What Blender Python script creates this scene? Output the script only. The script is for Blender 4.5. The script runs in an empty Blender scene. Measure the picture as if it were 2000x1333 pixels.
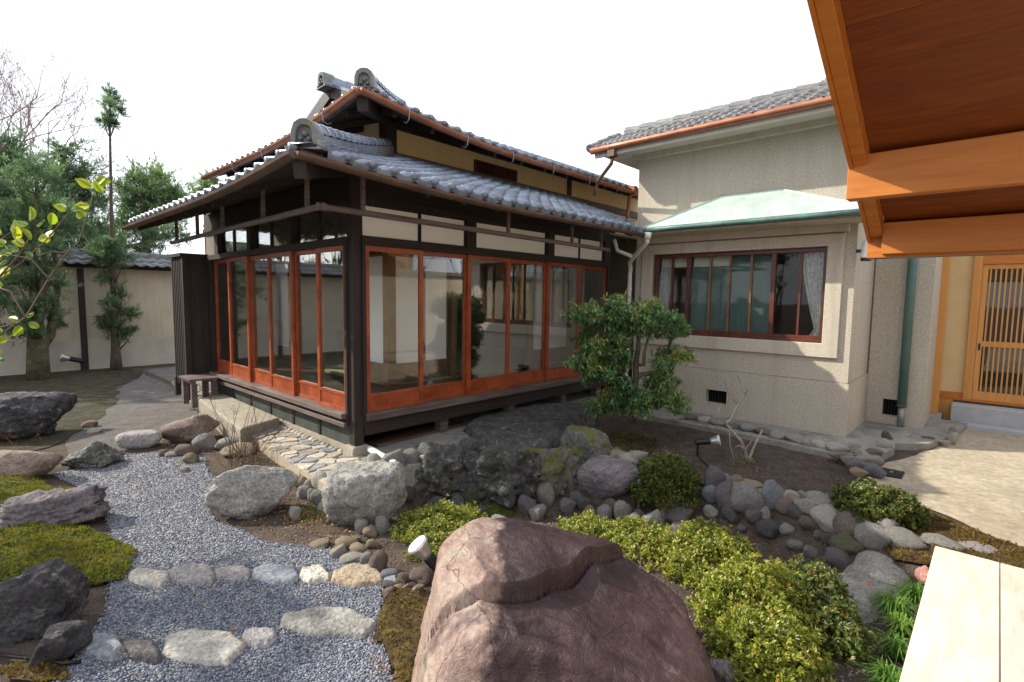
import bpy, math, random
import numpy as np
from mathutils import Vector, Matrix, noise
random.seed(7); RNG = np.random.default_rng(7)
scene = bpy.context.scene
COL = scene.collection
# ------------------------------------------------------------------ camera
F_PX = 1016.2
YAW, PIT, ROL = (math.radians(a) for a in (43.02, 4.85, 0.75))
CAM = np.array((-2.8128, -4.8773, 1.6002))
_h = np.array((math.cos(YAW)*math.cos(PIT), math.sin(YAW)*math.cos(PIT), -math.sin(PIT)))
_r = np.array((math.sin(YAW), -math.cos(YAW), 0.0)); _u = np.cross(_r, _h)
RT = math.cos(ROL)*_r+math.sin(ROL)*_u; UP = -math.sin(ROL)*_r+math.cos(ROL)*_u; HD = _h
cd = bpy.data.cameras.new('camera'); cam = bpy.data.objects.new('camera', cd); COL.objects.link(cam)
cd.sensor_width = 36; cd.lens = 36*F_PX/2000; cd.clip_start = .02; cd.clip_end = 600
m = Matrix.Identity(4)
for i in range(3):
    m[i][0] = RT[i]; m[i][1] = UP[i]; m[i][2] = -HD[i]; m[i][3] = CAM[i]
cam.matrix_world = m; scene.camera = cam
# ------------------------------------------------------------------ sky, sun, exposure
SUN_EL, SUN_K = math.radians(36), 1.6            # elevation; light runs (1,-k) in plan
_n = math.hypot(1, SUN_K)
to_sun = Vector((-1/_n*math.cos(SUN_EL), SUN_K/_n*math.cos(SUN_EL), math.sin(SUN_EL)))
world = bpy.data.worlds.new('World'); scene.world = world; world.use_nodes = True
wn = world.node_tree.nodes; wl = world.node_tree.links
bg = wn['Background']
sky = wn.new('ShaderNodeTexSky'); sky.sky_type = 'NISHITA'; sky.sun_disc = False
sky.sun_elevation = SUN_EL; sky.sun_rotation = math.atan2(to_sun.x, to_sun.y)
sky.air_density = 1.0; sky.dust_density = 4.0; sky.ozone_density = 1.5
mx = wn.new('ShaderNodeMix'); mx.data_type = 'RGBA'; mx.inputs[0].default_value = .75   # thin bright cloud veil
mx.inputs[7].default_value = (9.9, 10.4, 11.4, 1)
wl.new(sky.outputs[0], mx.inputs[6]); wl.new(mx.outputs[2], bg.inputs['Color'])
bg.inputs['Strength'].default_value = .1
sd = bpy.data.lights.new('sun', 'SUN'); sun = bpy.data.objects.new('sun', sd); COL.objects.link(sun)
sd.energy = 4.0; sd.angle = math.radians(.6); sd.color = (1, .92, .78)
sun.rotation_euler = to_sun.to_track_quat('Z', 'Y').to_euler(); sun.location = (-20, 18, 25)
vs = scene.view_settings
vs.view_transform = 'Standard'; vs.look = 'None'; vs.exposure = .85; vs.gamma = 1; vs.use_curve_mapping = False
scene.render.resolution_x = 1024; scene.render.resolution_y = 682
# ------------------------------------------------------------------ pixel -> place (used to read sizes and places off the photograph)
def ray(x, y): return HD+RT*(x-1000)/F_PX-UP*(y-666.5)/F_PX
def onp(x, y, ax, v):
    r = ray(x, y); return CAM+r*((v-CAM[ax])/r[ax])
def dep(x, y, d): return CAM+ray(x, y)*d
def proj(p):
    v = np.asarray(p, float)-CAM; d = v@HD
    return 1000+F_PX*(v@RT)/d, 666.5-F_PX*(v@UP)/d, d
# ------------------------------------------------------------------ value noise (vectorised)
def _hash(i, j, s):
    n = (i*374761393+j*668265263+s*1274126177) & 0x7fffffff
    n = ((n ^ (n >> 13))*1274126177) & 0x7fffffff
    return ((n ^ (n >> 16)) & 0xffff)/65535.0
def vn(x, y, s=0):
    x = np.asarray(x, float); y = np.asarray(y, float)
    i = np.floor(x).astype(np.int64); j = np.floor(y).astype(np.int64); u = x-i; v = y-j
    u = u*u*(3-2*u); v = v*v*(3-2*v)
    return (_hash(i, j, s)*(1-u)+_hash(i+1, j, s)*u)*(1-v)+(_hash(i, j+1, s)*(1-u)+_hash(i+1, j+1, s)*u)*v
def fbm(x, y, o=4, s=0):
    t = 0; a = .5
    for k in range(o): t = t+a*(vn(x, y, s+k)-.5); x = x*2.03+11.3; y = y*2.03+5.7; a *= .5
    return t
# ------------------------------------------------------------------ ground height
def seg_dist(x, y, P):
    x = np.asarray(x, float); y = np.asarray(y, float); d = np.full(x.shape, 1e9)
    for (ax, ay), (bx, by) in zip(P[:-1], P[1:]):
        dx, dy = bx-ax, by-ay; t = np.clip(((x-ax)*dx+(y-ay)*dy)/(dx*dx+dy*dy), 0, 1)
        d = np.minimum(d, np.hypot(x-ax-t*dx, y-ay-t*dy))
    return d
def poly_sd(x, y, P):
    """signed distance, negative inside"""
    x = np.asarray(x, float); y = np.asarray(y, float)
    d = seg_dist(x, y, list(P)+[P[0]]); ins = np.zeros(x.shape, bool)
    for (ax, ay), (bx, by) in zip(P, list(P[1:])+[P[0]]):
        c = ((ay > y) != (by > y))
        with np.errstate(divide='ignore', invalid='ignore'):
            ins ^= c & (x < (bx-ax)*(y-ay)/((by-ay) if by != ay else 1e-9)+ax)
    return np.where(ins, -d, d)
def sstep(a, b, x):
    t = np.clip((x-a)/(b-a), 0, 1); return t*t*(3-2*t)
STREAM = [(.25, -1.0), (.75, -1.6), (1.45, -2.2), (1.75, -2.8), (1.8, -3.4), (1.4, -4.0), (.75, -4.75), (.2, -5.6)]
PAD = [(.02, -.62), (.55, -.8), (1.0, -.62), (2.2, -.75), (3.2, -.5), (9, -.4), (9, 9), (-.05, 9), (-.05, .1)]
def gz(x, y):
    x = np.asarray(x, float); y = np.asarray(y, float)
    z = -.22+.035*fbm(x*.9, y*.9, 4, 3)+.012*fbm(x*5, y*5, 3, 9)
    z = z-.40*np.exp(-(seg_dist(x, y, STREAM)/.50)**2)*(.35+.65*sstep(-4.7, -3.8, y))
    z = z+.10*sstep(-2.0, -2.7, x)*sstep(4, 2, y)                 # mossy mound on the left
    z = z+.03*sstep(3.0, 4.6, x)*sstep(-1, -2, y)*sstep(-3.9, -3.6, y)
    p = sstep(.10, -.02, poly_sd(x, y, PAD))
    z = z*(1-p)+(-.115)*p
    return z
_T = np.concatenate([np.arange(.8, 14, .02), np.arange(14, 40, .2)])
def ground(px, py):
    r = ray(px, py); Q = CAM+_T[:, None]*r; h = Q[:, 2]-gz(Q[:, 0], Q[:, 1]); i = int(np.argmax(h < 0))
    if h[i] >= 0: i = len(_T)-1
    t = h[i-1]/(h[i-1]-h[i]+1e-9); p = Q[i-1]+(Q[i]-Q[i-1])*t; p[2] = float(gz(p[0], p[1])); return p
# ------------------------------------------------------------------ objects
def link(name, data, parent=None):
    o = bpy.data.objects.new(name, data); COL.objects.link(o)
    if parent is not None: o.parent = parent
    return o
def tag(o, label=None, cat=None, group=None, kind=None):
    if label: o['label'] = label
    if cat: o['category'] = cat
    if group: o['group'] = group
    if kind: o['kind'] = kind
    return o
def thing(name, label, cat, loc=(0, 0, 0), group=None):
    o = link(name, None); o.location = loc; o.empty_display_size = .1
    return tag(o, label, cat, group)
def wloc(o):
    v = Vector((0, 0, 0))
    while o is not None: v += Vector(o.location); o = o.parent
    return v
class MB:
    def __init__(s): s.v = []; s.f = []
    def add(s, v, f):
        n = len(s.v); s.v += [tuple(p) for p in v]; s.f += [tuple(i+n for i in q) for q in f]; return s
    def box(s, x0, y0, z0, x1, y1, z1, M=None):
        v = [(x0, y0, z0), (x1, y0, z0), (x1, y1, z0), (x0, y1, z0), (x0, y0, z1), (x1, y0, z1), (x1, y1, z1), (x0, y1, z1)]
        if M is not None: v = [tuple(M @ Vector(p)) for p in v]
        return s.add(v, [(3, 2, 1, 0), (4, 5, 6, 7), (0, 1, 5, 4), (1, 2, 6, 5), (2, 3, 7, 6), (3, 0, 4, 7)])
    def bar(s, a, b, w, h, up=(0, 0, 1)):
        a = Vector(a); b = Vector(b); d = b-a; L = d.length; d.normalize()
        r = d.cross(Vector(up)); r.normalize(); u = r.cross(d)
        M = Matrix((r, d, u)).transposed().to_4x4(); M.translation = a
        return s.box(-w/2, 0, -h/2, w/2, L, h/2, M)
    def tube(s, pts, rad, n=8, cap=True):
        pts = [Vector(p) for p in pts]
        if not hasattr(rad, '__len__'): rad = [rad]*len(pts)
        prev = None; rings = []
        for i, p in enumerate(pts):
            d = (pts[min(i+1, len(pts)-1)]-pts[max(i-1, 0)]); d.normalize()
            if prev is None:
                a = Vector((0, 0, 1)) if abs(d.z) < .9 else Vector((1, 0, 0)); e = d.cross(a)
            else: e = prev-d*prev.dot(d)
            e.normalize(); prev = e; g = d.cross(e)
            rings.append([p+(e*math.cos(2*math.pi*k/n)+g*math.sin(2*math.pi*k/n))*rad[i] for k in range(n)])
        v = [q for r in rings for q in r]; f = []
        for i in range(len(rings)-1):
            for k in range(n): f.append((i*n+k, i*n+(k+1) % n, (i+1)*n+(k+1) % n, (i+1)*n+k))
        if cap: f += [tuple(range(n))[::-1], tuple((len(rings)-1)*n+k for k in range(n))]
        return s.add(v, f)
    def prism(s, P, z0, z1):
        n = len(P)
        return s.add([(x, y, z0) for x, y in P]+[(x, y, z1) for x, y in P],
                     [tuple(range(n))[::-1], tuple(range(n, 2*n))]+[(i, (i+1) % n, n+(i+1) % n, n+i) for i in range(n)])
    def lathe(s, prof, c, axis, n=16):
        axis = Vector(axis).normalized(); e = axis.orthogonal().normalized(); g = axis.cross(e); c = Vector(c); v = []; f = []
        for r, h in prof:
            v += [c+axis*h+(e*math.cos(2*math.pi*k/n)+g*math.sin(2*math.pi*k/n))*r for k in range(n)]
        for i in range(len(prof)-1):
            for k in range(n): f.append((i*n+k, i*n+(k+1) % n, (i+1)*n+(k+1) % n, (i+1)*n+k))
        f += [tuple(range(n))[::-1], tuple((len(prof)-1)*n+k for k in range(n))]
        return s.add(v, f)
    def mesh(s, name, off=None):
        me = bpy.data.meshes.new(name)
        v = s.v if off is None else [(p[0]-off[0], p[1]-off[1], p[2]-off[2]) for p in s.v]
        me.from_pydata(v, [], s.f); me.update(); return me
    def build(s, name, mat, parent=None, smooth=False, bevel=0):
        off = wloc(parent) if parent is not None else None
        me = s.mesh(name, off); me.materials.append(mat)
        if smooth: me.shade_smooth()
        o = link(name, me, parent)
        if bevel:
            b = o.modifiers.new('bevel', 'BEVEL'); b.width = bevel; b.segments = 1; b.limit_method = 'ANGLE'
        return o
def np_mesh(name, V, Fc, mat, parent=None, rnd=None, smooth=False, loc=None):
    """V (n,3), Fc (m,k) -> object; rnd: a random value for each face"""
    V = np.asarray(V, np.float32).copy(); Fc = np.asarray(Fc, np.int32)
    if parent is not None: V -= np.array(wloc(parent), np.float32)
    if loc is not None: V -= np.array(loc, np.float32)
    me = bpy.data.meshes.new(name); k = Fc.shape[1]
    me.vertices.add(len(V)); me.vertices.foreach_set('co', V.ravel())
    me.loops.add(Fc.size); me.loops.foreach_set('vertex_index', Fc.ravel())
    me.polygons.add(len(Fc)); me.polygons.foreach_set('loop_start', np.arange(0, Fc.size, k, dtype=np.int32))
    me.update(calc_edges=True)
    if rnd is not None:
        a = me.attributes.new('rnd', 'FLOAT', 'FACE'); a.data.foreach_set('value', np.asarray(rnd, np.float32))
    if smooth: me.shade_smooth()
    me.materials.append(mat)
    o = link(name, me, parent)
    if loc is not None: o.location = loc
    return o
# ------------------------------------------------------------------ materials
def new_mat(name):
    mt = bpy.data.materials.new(name); mt.use_nodes = True
    nt = mt.node_tree; return mt, nt.nodes, nt.links, nt.nodes['Principled BSDF']
def ramp(n, pts):
    r = n.new('ShaderNodeValToRGB'); e = r.color_ramp.elements
    while len(e) < len(pts): e.new(.5)
    for q, (p, c) in zip(e, pts): q.position = p; q.color = (*c, 1)
    return r
def mulc(c, k): return tuple(min(1, max(0, v*k)) for v in c)
def M(name, c, c2=None, sc=6, rough=.8, bump=.3, bsc=40, stretch=None, metal=0, spec=.4, orand=0, spots=None, spot_sc=25, spot_th=.62, dist=.02, detail=8, coat=0, wave=0, fine=0, streak=None, streak_th=.56):
    """two-tone noise colour, optional stain/lichen spots, bump, and a random tint for each object"""
    mt, n, l, b = new_mat(name)
    tc = n.new('ShaderNodeTexCoord'); mp = n.new('ShaderNodeMapping'); l.new(tc.outputs['Object'], mp.inputs[0])
    if orand:
        oi = n.new('ShaderNodeObjectInfo'); va = n.new('ShaderNodeVectorMath'); va.operation = 'SCALE'; va.inputs[0].default_value = (17, 9, 23)
        l.new(oi.outputs['Random'], va.inputs['Scale']); l.new(va.outputs[0], mp.inputs['Location'])
    if stretch: mp.inputs['Scale'].default_value = stretch
    nz = n.new('ShaderNodeTexNoise'); nz.inputs['Scale'].default_value = sc; nz.inputs['Detail'].default_value = detail; nz.inputs['Roughness'].default_value = .62
    nz.inputs['Distortion'].default_value = wave
    l.new(mp.outputs[0], nz.inputs['Vector'])
    c2 = c2 or mulc(c, .62)
    r = ramp(n, [(.32, c2), (.68, c)]); l.new(nz.outputs['Fac'], r.inputs[0]); out = r.outputs[0]
    if fine:
        fn = n.new('ShaderNodeTexNoise'); fn.inputs['Scale'].default_value = sc*7; fn.inputs['Detail'].default_value = 5; fn.inputs['Roughness'].default_value = .7; l.new(mp.outputs[0], fn.inputs['Vector'])
        fr = ramp(n, [(.30, (1-fine*1.5,)*3), (.70, (1+fine*1.5,)*3)]); l.new(fn.outputs['Fac'], fr.inputs[0]); fm = n.new('ShaderNodeMix'); fm.data_type = 'RGBA'; fm.blend_type = 'MULTIPLY'; fm.inputs[0].default_value = 1
        l.new(out, fm.inputs[6]); l.new(fr.outputs[0], fm.inputs[7]); out = fm.outputs[2]
    if spots:
        sp = n.new('ShaderNodeTexNoise'); sp.inputs['Scale'].default_value = spot_sc; sp.inputs['Detail'].default_value = 6; sp.inputs['Roughness'].default_value = .7
        l.new(mp.outputs[0], sp.inputs['Vector'])
        sr = ramp(n, [(spot_th-.04, (0, 0, 0)), (spot_th+.05, (1, 1, 1))]); l.new(sp.outputs['Fac'], sr.inputs[0])
        mxx = n.new('ShaderNodeMix'); mxx.data_type = 'RGBA'; l.new(sr.outputs[0], mxx.inputs[0]); l.new(out, mxx.inputs[6]); mxx.inputs[7].default_value = (*spots, 1); out = mxx.outputs[2]
    if streak:
        sm = n.new('ShaderNodeMapping'); sm.inputs['Scale'].default_value = (5, 5, .45); l.new(tc.outputs['Object'], sm.inputs[0]); st_ = n.new('ShaderNodeTexNoise'); st_.inputs['Scale'].default_value = 1.0; st_.inputs['Detail'].default_value = 7; st_.inputs['Roughness'].default_value = .68; l.new(sm.outputs[0], st_.inputs['Vector'])
        sr2 = ramp(n, [(streak_th-.08, (0, 0, 0)), (streak_th+.22, (1, 1, 1))]); l.new(st_.outputs['Fac'], sr2.inputs[0]); sx2 = n.new('ShaderNodeMix'); sx2.data_type = 'RGBA'; l.new(sr2.outputs[0], sx2.inputs[0]); l.new(out, sx2.inputs[6]); sx2.inputs[7].default_value = (*streak, 1); out = sx2.outputs[2]
    if orand:
        hs = n.new('ShaderNodeHueSaturation'); mr = n.new('ShaderNodeMapRange'); mr.inputs[3].default_value = 1-orand; mr.inputs[4].default_value = 1+orand
        l.new(oi.outputs['Random'], mr.inputs[0]); l.new(mr.outputs[0], hs.inputs['Value']); l.new(out, hs.inputs['Color']); out = hs.outputs[0]
    l.new(out, b.inputs['Base Color'])
    b.inputs['Roughness'].default_value = rough; b.inputs['Metallic'].default_value = metal; b.inputs['Specular IOR Level'].default_value = spec
    if coat: b.inputs['Coat Weight'].default_value = coat; b.inputs['Coat Roughness'].default_value = .2
    if bump:
        bn = n.new('ShaderNodeTexNoise'); bn.inputs['Scale'].default_value = bsc; bn.inputs['Detail'].default_value = 6; bn.inputs['Roughness'].default_value = .65
        l.new(mp.outputs[0], bn.inputs['Vector'])
        bp = n.new('ShaderNodeBump'); bp.inputs['Strength'].default_value = bump; bp.inputs['Distance'].default_value = dist
        l.new(bn.outputs['Fac'], bp.inputs['Height']); l.new(bp.outputs[0], b.inputs['Normal'])
    return mt
def leaf_mat(name, cols, rough=.45, trans=.35, spec=.5):
    mt, n, l, b = new_mat(name)
    at = n.new('ShaderNodeAttribute'); at.attribute_name = 'rnd'
    r = ramp(n, [(i/(len(cols)-1), c) for i, c in enumerate(cols)]); l.new(at.outputs['Fac'], r.inputs[0])
    l.new(r.outputs[0], b.inputs['Base Color']); b.inputs['Roughness'].default_value = rough; b.inputs['Specular IOR Level'].default_value = spec
    tr = n.new('ShaderNodeBsdfTranslucent'); ms = n.new('ShaderNodeMixShader'); ms.inputs[0].default_value = trans
    l.new(r.outputs[0], tr.inputs[0]); l.new(b.outputs[0], ms.inputs[1]); l.new(tr.outputs[0], ms.inputs[2])
    l.new(ms.outputs[0], n['Material Output'].inputs['Surface']); return mt
def glass_mat(name, tint=(.93, .96, .95), ior=1.5, boost=1.0):
    mt, n, l, b = new_mat(name); n.remove(b)
    fr = n.new('ShaderNodeFresnel'); fr.inputs[0].default_value = ior
    gl = n.new('ShaderNodeBsdfGlossy'); gl.inputs['Roughness'].default_value = .012; gl.inputs[0].default_value = (1, 1, 1, 1)
    tr = n.new('ShaderNodeBsdfTransparent'); tr.inputs[0].default_value = (*tint, 1)
    mu = n.new('ShaderNodeMath'); mu.operation = 'MULTIPLY'; mu.inputs[1].default_value = boost; mu.use_clamp = True
    ms = n.new('ShaderNodeMixShader'); l.new(fr.outputs[0], mu.inputs[0]); l.new(mu.outputs[0], ms.inputs[0])
    l.new(tr.outputs[0], ms.inputs[1]); l.new(gl.outputs[0], ms.inputs[2])
    nz = n.new('ShaderNodeTexNoise'); nz.inputs['Scale'].default_value = 2.2; bp = n.new('ShaderNodeBump'); bp.inputs['Strength'].default_value = .05; bp.inputs['Distance'].default_value = .02
    l.new(nz.outputs['Fac'], bp.inputs['Height']); l.new(bp.outputs[0], gl.inputs['Normal'])
    l.new(ms.outputs[0], n['Material Output'].inputs['Surface']); return mt
W = {}
W['dark'] = M('dark_stained_timber', (.034, .021, .0175), (.014, .010, .009), sc=3, stretch=(6, 6, .5), rough=.6, bump=.25, bsc=18)
W['darkx'] = M('dark_timber_along_x', (.034, .021, .0175), (.014, .010, .009), sc=3, stretch=(.5, 6, 6), rough=.6, bump=.25, bsc=18)
W['weather'] = M('weathered_sill_timber', (.17, .13, .115), (.07, .045, .038), sc=3, stretch=(.6, .6, 8), rough=.75, bump=.3, bsc=20)
W['red'] = M('red_stained_door_timber', (.36, .075, .020), (.18, .032, .010), sc=4, stretch=(1.2, 1.2, 1.2), rough=.42, bump=.08, bsc=30, orand=.12, coat=.15)
W['winred'] = M('varnished_window_timber', (.13, .032, .016), (.06, .016, .010), sc=4, rough=.4, bump=.08, bsc=30, coat=.2)
W['mull'] = M('pale_brown_mullion', (.22, .12, .06), (.14, .07, .035), sc=4, rough=.5, bump=.05)
W['board'] = M('green_grey_skirting_board', (.055, .062, .052), (.028, .033, .029), sc=5, rough=.8, bump=.15)
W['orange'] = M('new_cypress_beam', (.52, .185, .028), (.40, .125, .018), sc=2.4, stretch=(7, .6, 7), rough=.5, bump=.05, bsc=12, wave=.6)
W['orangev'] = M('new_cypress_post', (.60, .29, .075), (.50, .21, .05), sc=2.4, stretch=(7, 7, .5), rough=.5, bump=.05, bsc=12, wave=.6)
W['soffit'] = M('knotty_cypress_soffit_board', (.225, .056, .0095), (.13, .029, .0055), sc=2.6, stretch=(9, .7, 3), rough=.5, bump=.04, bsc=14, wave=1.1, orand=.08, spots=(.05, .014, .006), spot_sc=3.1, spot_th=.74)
W['plasterY'] = M('ochre_plaster', (.72, .53, .28), (.64, .46, .23), sc=3, rough=.9, bump=.1, bsc=120)
W['paper'] = M('white_shoji_paper', (.95, .95, .94), (.92, .92, .91), sc=2, rough=.7, bump=0, fine=0)
W['transom'] = M('cream_paper_transom', (.93, .91, .85), (.88, .86, .79), sc=2.5, rough=.35, bump=.03, bsc=9, spec=.6)
W['tatami'] = M('tatami', (.36, .36, .20), (.28, .28, .15), sc=12, rough=.8, bump=.2, bsc=160, stretch=(1, 8, 1))
W['engawa'] = M('polished_corridor_boards', (.15, .085, .05), (.09, .05, .03), sc=3, stretch=(.6, 8, 1), rough=.3, bump=.05)
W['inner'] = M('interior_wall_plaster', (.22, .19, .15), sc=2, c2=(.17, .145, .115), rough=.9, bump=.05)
W['tile'] = M('silver_grey_roof_tile', (.23, .27, .335), (.105, .125, .165), sc=9, rough=.24, bump=.15, bsc=60, orand=.22, spec=.55, spots=(.10, .105, .085), spot_sc=16, spot_th=.64)
W['tileold'] = M('old_grey_roof_tile', (.20, .20, .205), (.10, .10, .11), sc=8, rough=.5, bump=.25, bsc=60, orand=.25, spots=(.13, .12, .08), spot_sc=14, spot_th=.58)
W['tilemoss'] = M('mossy_ridge_tile', (.21, .215, .21), (.11, .115, .115), sc=8, rough=.5, bump=.25, bsc=50, spots=(.16, .15, .045), spot_sc=7, spot_th=.58)
W['copper'] = M('brown_copper_gutter', (.40, .170, .095), (.25, .098, .058), sc=5, rough=.42, metal=.55, bump=.05, bsc=30)
W['copperdk'] = M('aged_copper_gutter', (.17, .095, .065), (.085, .060, .045), sc=5, rough=.5, metal=.4, bump=.06, bsc=30, spots=(.16, .20, .15), spot_sc=6, spot_th=.66)
W['patina'] = M('verdigris_copper', (.46, .56, .51), (.36, .46, .415), sc=4, rough=.5, bump=.06, bsc=30, metal=.1, spots=(.34, .42, .38), spot_sc=5, spot_th=.60, streak=(.30, .37, .335))
W['patinadk'] = M('dark_verdigris_copper', (.10, .20, .17), (.05, .09, .08), sc=6, rough=.5, bump=.05, metal=.2)
W['greenpipe'] = M('green_downpipe', (.085, .16, .14), (.06, .105, .095), sc=4, rough=.5, bump=.05)
W['whitepipe'] = M('white_plastic_pipe', (.68, .67, .62), (.52, .51, .46), sc=5, rough=.45, bump=.03)
W['stucco'] = M('pebbledash_stucco', (.66, .595, .49), (.37, .33, .27), sc=56, rough=.95, bump=1, bsc=95, dist=.016, streak=(.44, .385, .305), detail=5)
W['stuccosm'] = M('smooth_cement_moulding', (.56, .51, .42), (.43, .385, .31), sc=40, rough=.9, bump=.6, bsc=90, dist=.012, streak=(.36, .32, .26))
W['cornice'] = M('pale_cornice', (.56, .53, .46), (.48, .45, .38), sc=4, rough=.8, bump=.1)
W['gwall'] = M('ochre_garden_wall_plaster', (.54, .46, .345), (.46, .385, .285), sc=1.6, rough=.95, bump=.2, bsc=60, spots=(.42, .355, .26), spot_sc=1.1, spot_th=.60, streak=(.36, .30, .23))
W['gwallgrey'] = M('cement_wall_base', (.50, .45, .37), (.38, .34, .28), sc=2, rough=.95, bump=.2, bsc=60)
W['concrete'] = M('rough_concrete', (.30, .285, .255), (.20, .19, .17), sc=5, rough=.95, bump=.35, bsc=50, spots=(.15, .145, .12), spot_sc=2.3, spot_th=.6, fine=.2)
W['granite'] = M('warm_granite', (.34, .30, .24), (.235, .205, .16), sc=9, rough=.9, bump=.4, bsc=60, spots=(.20, .17, .13), spot_sc=5, spot_th=.62, fine=.2)
W['stepgrey'] = M('sawn_grey_step_stone', (.40, .41, .42), (.32, .33, .34), sc=6, rough=.8, bump=.15, bsc=80)
W['mortar'] = M('sandy_mortar', (.44, .37, .275), (.32, .265, .195), sc=9, rough=.95, bump=.5, bsc=60, fine=.2)
W['flag'] = M('flagstone', (.42, .375, .31), (.27, .24, .20), sc=7, rough=.9, bump=.4, bsc=45, orand=.35, fine=.2)
W['flagblue'] = M('blue_grey_flagstone', (.26, .27, .28), (.17, .175, .18), sc=7, rough=.85, bump=.4, bsc=45, orand=.2, fine=.2)
W['terrace'] = M('pale_sandstone_tile', (.70, .63, .53), (.55, .46, .37), sc=3.2, stretch=(1, 4, 1), rough=.55, bump=.12, bsc=40, orand=.06, wave=1.2, spots=(.62, .57, .51), spot_sc=2.0, spot_th=.56, fine=.07)
W['black'] = M('black_plastic', (.012, .013, .016), (.008, .008, .010), rough=.4, bump=0)
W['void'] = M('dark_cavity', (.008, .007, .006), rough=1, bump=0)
W['chrome'] = M('brushed_lamp_bell', (.62, .62, .62), (.5, .5, .5), rough=.32, metal=.7, bump=0)
W['lens'] = M('frosted_lamp_glass', (.75, .8, .85), (.62, .68, .74), sc=20, rough=.25, bump=.1)
W['lampwhite'] = M('white_lamp_shade', (.82, .83, .82), (.76, .77, .76), rough=.4, bump=0)
W['blind'] = M('green_grey_roller_blind', (.105, .165, .15), (.085, .135, .125), sc=3, rough=.7, bump=.1, bsc=90, stretch=(1, 1, 10))
W['blindtop'] = M('cream_blind_heading', (.62, .60, .50), (.55, .53, .44), rough=.8, bump=0)
W['lace'] = M('lace_curtain', (.62, .60, .58), (.30, .30, .31), sc=26, rough=.9, bump=.2, bsc=60)
W['metalgrey'] = M('grey_metal', (.30, .31, .32), (.22, .23, .24), rough=.45, metal=.6, bump=0)
W['glass'] = glass_mat('window_glass', tint=(.97, .985, .98), boost=.65)
W['glasswing'] = glass_mat('wing_window_glass', tint=(.95, .97, .96), boost=.45)
W['frost'] = glass_mat('door_glass', tint=(.55, .6, .62), boost=1.0)
W['plank'] = M('old_brown_plank', (.13, .075, .048), (.065, .036, .024), sc=3, stretch=(.6, 7, 7), rough=.75, bump=.2)
W['bark'] = M('grey_bark', (.115, .085, .062), (.05, .036, .028), sc=6, stretch=(3, 3, .8), rough=.95, bump=.8, bsc=22, spots=(.11, .12, .05), spot_sc=4, spot_th=.62, fine=.2)
W['barkred'] = M('reddish_bark', (.15, .085, .060), (.07, .042, .032), sc=6, stretch=(3, 3, .6), rough=.95, bump=.8, bsc=22)
W['barkmoss'] = M('mossy_trunk', (.10, .085, .05), (.05, .04, .025), sc=7, rough=.95, bump=.8, bsc=30, spots=(.10, .13, .035), spot_sc=5, spot_th=.55, fine=.2)
W['finetwig'] = M('pinkish_winter_twig', (.34, .25, .215), (.24, .17, .145), rough=.9, bump=0)
W['twig'] = M('thin_brown_twig', (.15, .095, .07), (.09, .055, .04), rough=.9, bump=0)
W['deadwood'] = M('bleached_dead_wood', (.46, .42, .36), (.20, .17, .14), sc=9, rough=.9, bump=.5, bsc=30, fine=.2)
# ================================================================== ground materials
def gravel_mat():
    mt, n, l, b = new_mat('blue_grey_gravel')
    tc = n.new('ShaderNodeTexCoord'); vo = n.new('ShaderNodeTexVoronoi'); vo.inputs['Scale'].default_value = 90; vo.inputs['Randomness'].default_value = 1
    l.new(tc.outputs['Object'], vo.inputs['Vector'])
    sx = n.new('ShaderNodeSeparateColor'); l.new(vo.outputs['Color'], sx.inputs[0])
    r = ramp(n, [(0, (.045, .050, .062)), (.35, (.13, .14, .165)), (.62, (.23, .24, .26)), (.86, (.34, .33, .32)), (1, (.36, .25, .19))]); l.new(sx.outputs[0], r.inputs[0])
    l.new(r.outputs[0], b.inputs['Base Color']); b.inputs['Roughness'].default_value = .75
    bp = n.new('ShaderNodeBump'); bp.inputs['Strength'].default_value = 1; bp.inputs['Distance'].default_value = .012; bp.invert = True
    l.new(vo.outputs['Distance'], bp.inputs['Height']); l.new(bp.outputs[0], b.inputs['Normal']); return mt
W['gravel'] = gravel_mat()
W['pebble'] = leaf_mat('gravel_pebble', [(.026, .034, .052), (.075, .090, .128), (.110, .128, .178), (.195, .22, .27), (.34, .35, .37), (.24, .16, .13)], rough=.7, trans=0, spec=.35)
W['soil'] = M('garden_soil', (.115, .084, .064), (.048, .034, .027), sc=7, rough=1, bump=.9, bsc=55, dist=.03, spots=(.19, .16, .13), spot_sc=60, spot_th=.66, fine=.2)
W['dirtpath'] = M('grey_grit_path', (.150, .134, .122), (.085, .076, .070), sc=5, rough=1, bump=.8, bsc=110, dist=.02, spots=(.25, .235, .22), spot_sc=90, spot_th=.62, fine=.2)
W['sand'] = M('pale_sandy_yard', (.43, .37, .275), (.32, .27, .195), sc=2.2, rough=1, bump=.6, bsc=120, dist=.012, spots=(.26, .22, .16), spot_sc=8, spot_th=.64, fine=.2)
W['mossgr'] = M('moss_green', (.115, .135, .022), (.045, .060, .012), sc=16, rough=1, bump=1, bsc=90, dist=.04, spots=(.10, .055, .022), spot_sc=9, spot_th=.64)
W['mossbr'] = M('moss_brown', (.115, .070, .022), (.045, .030, .012), sc=12, rough=1, bump=1, bsc=80, dist=.04, spots=(.16, .12, .02), spot_sc=6, spot_th=.56)
W['mossdk'] = M('moss_dark', (.052, .050, .020), (.022, .018, .011), sc=5, rough=1, bump=.8, bsc=70, dist=.03, spots=(.085, .055, .024), spot_sc=5, spot_th=.58, fine=.25)
W['mosslf'] = leaf_mat('moss_tuft', [(.035, .060, .008), (.13, .165, .012), (.21, .225, .018), (.28, .22, .03), (.14, .055, .02)], rough=.8, trans=.3, spec=.2)
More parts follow.
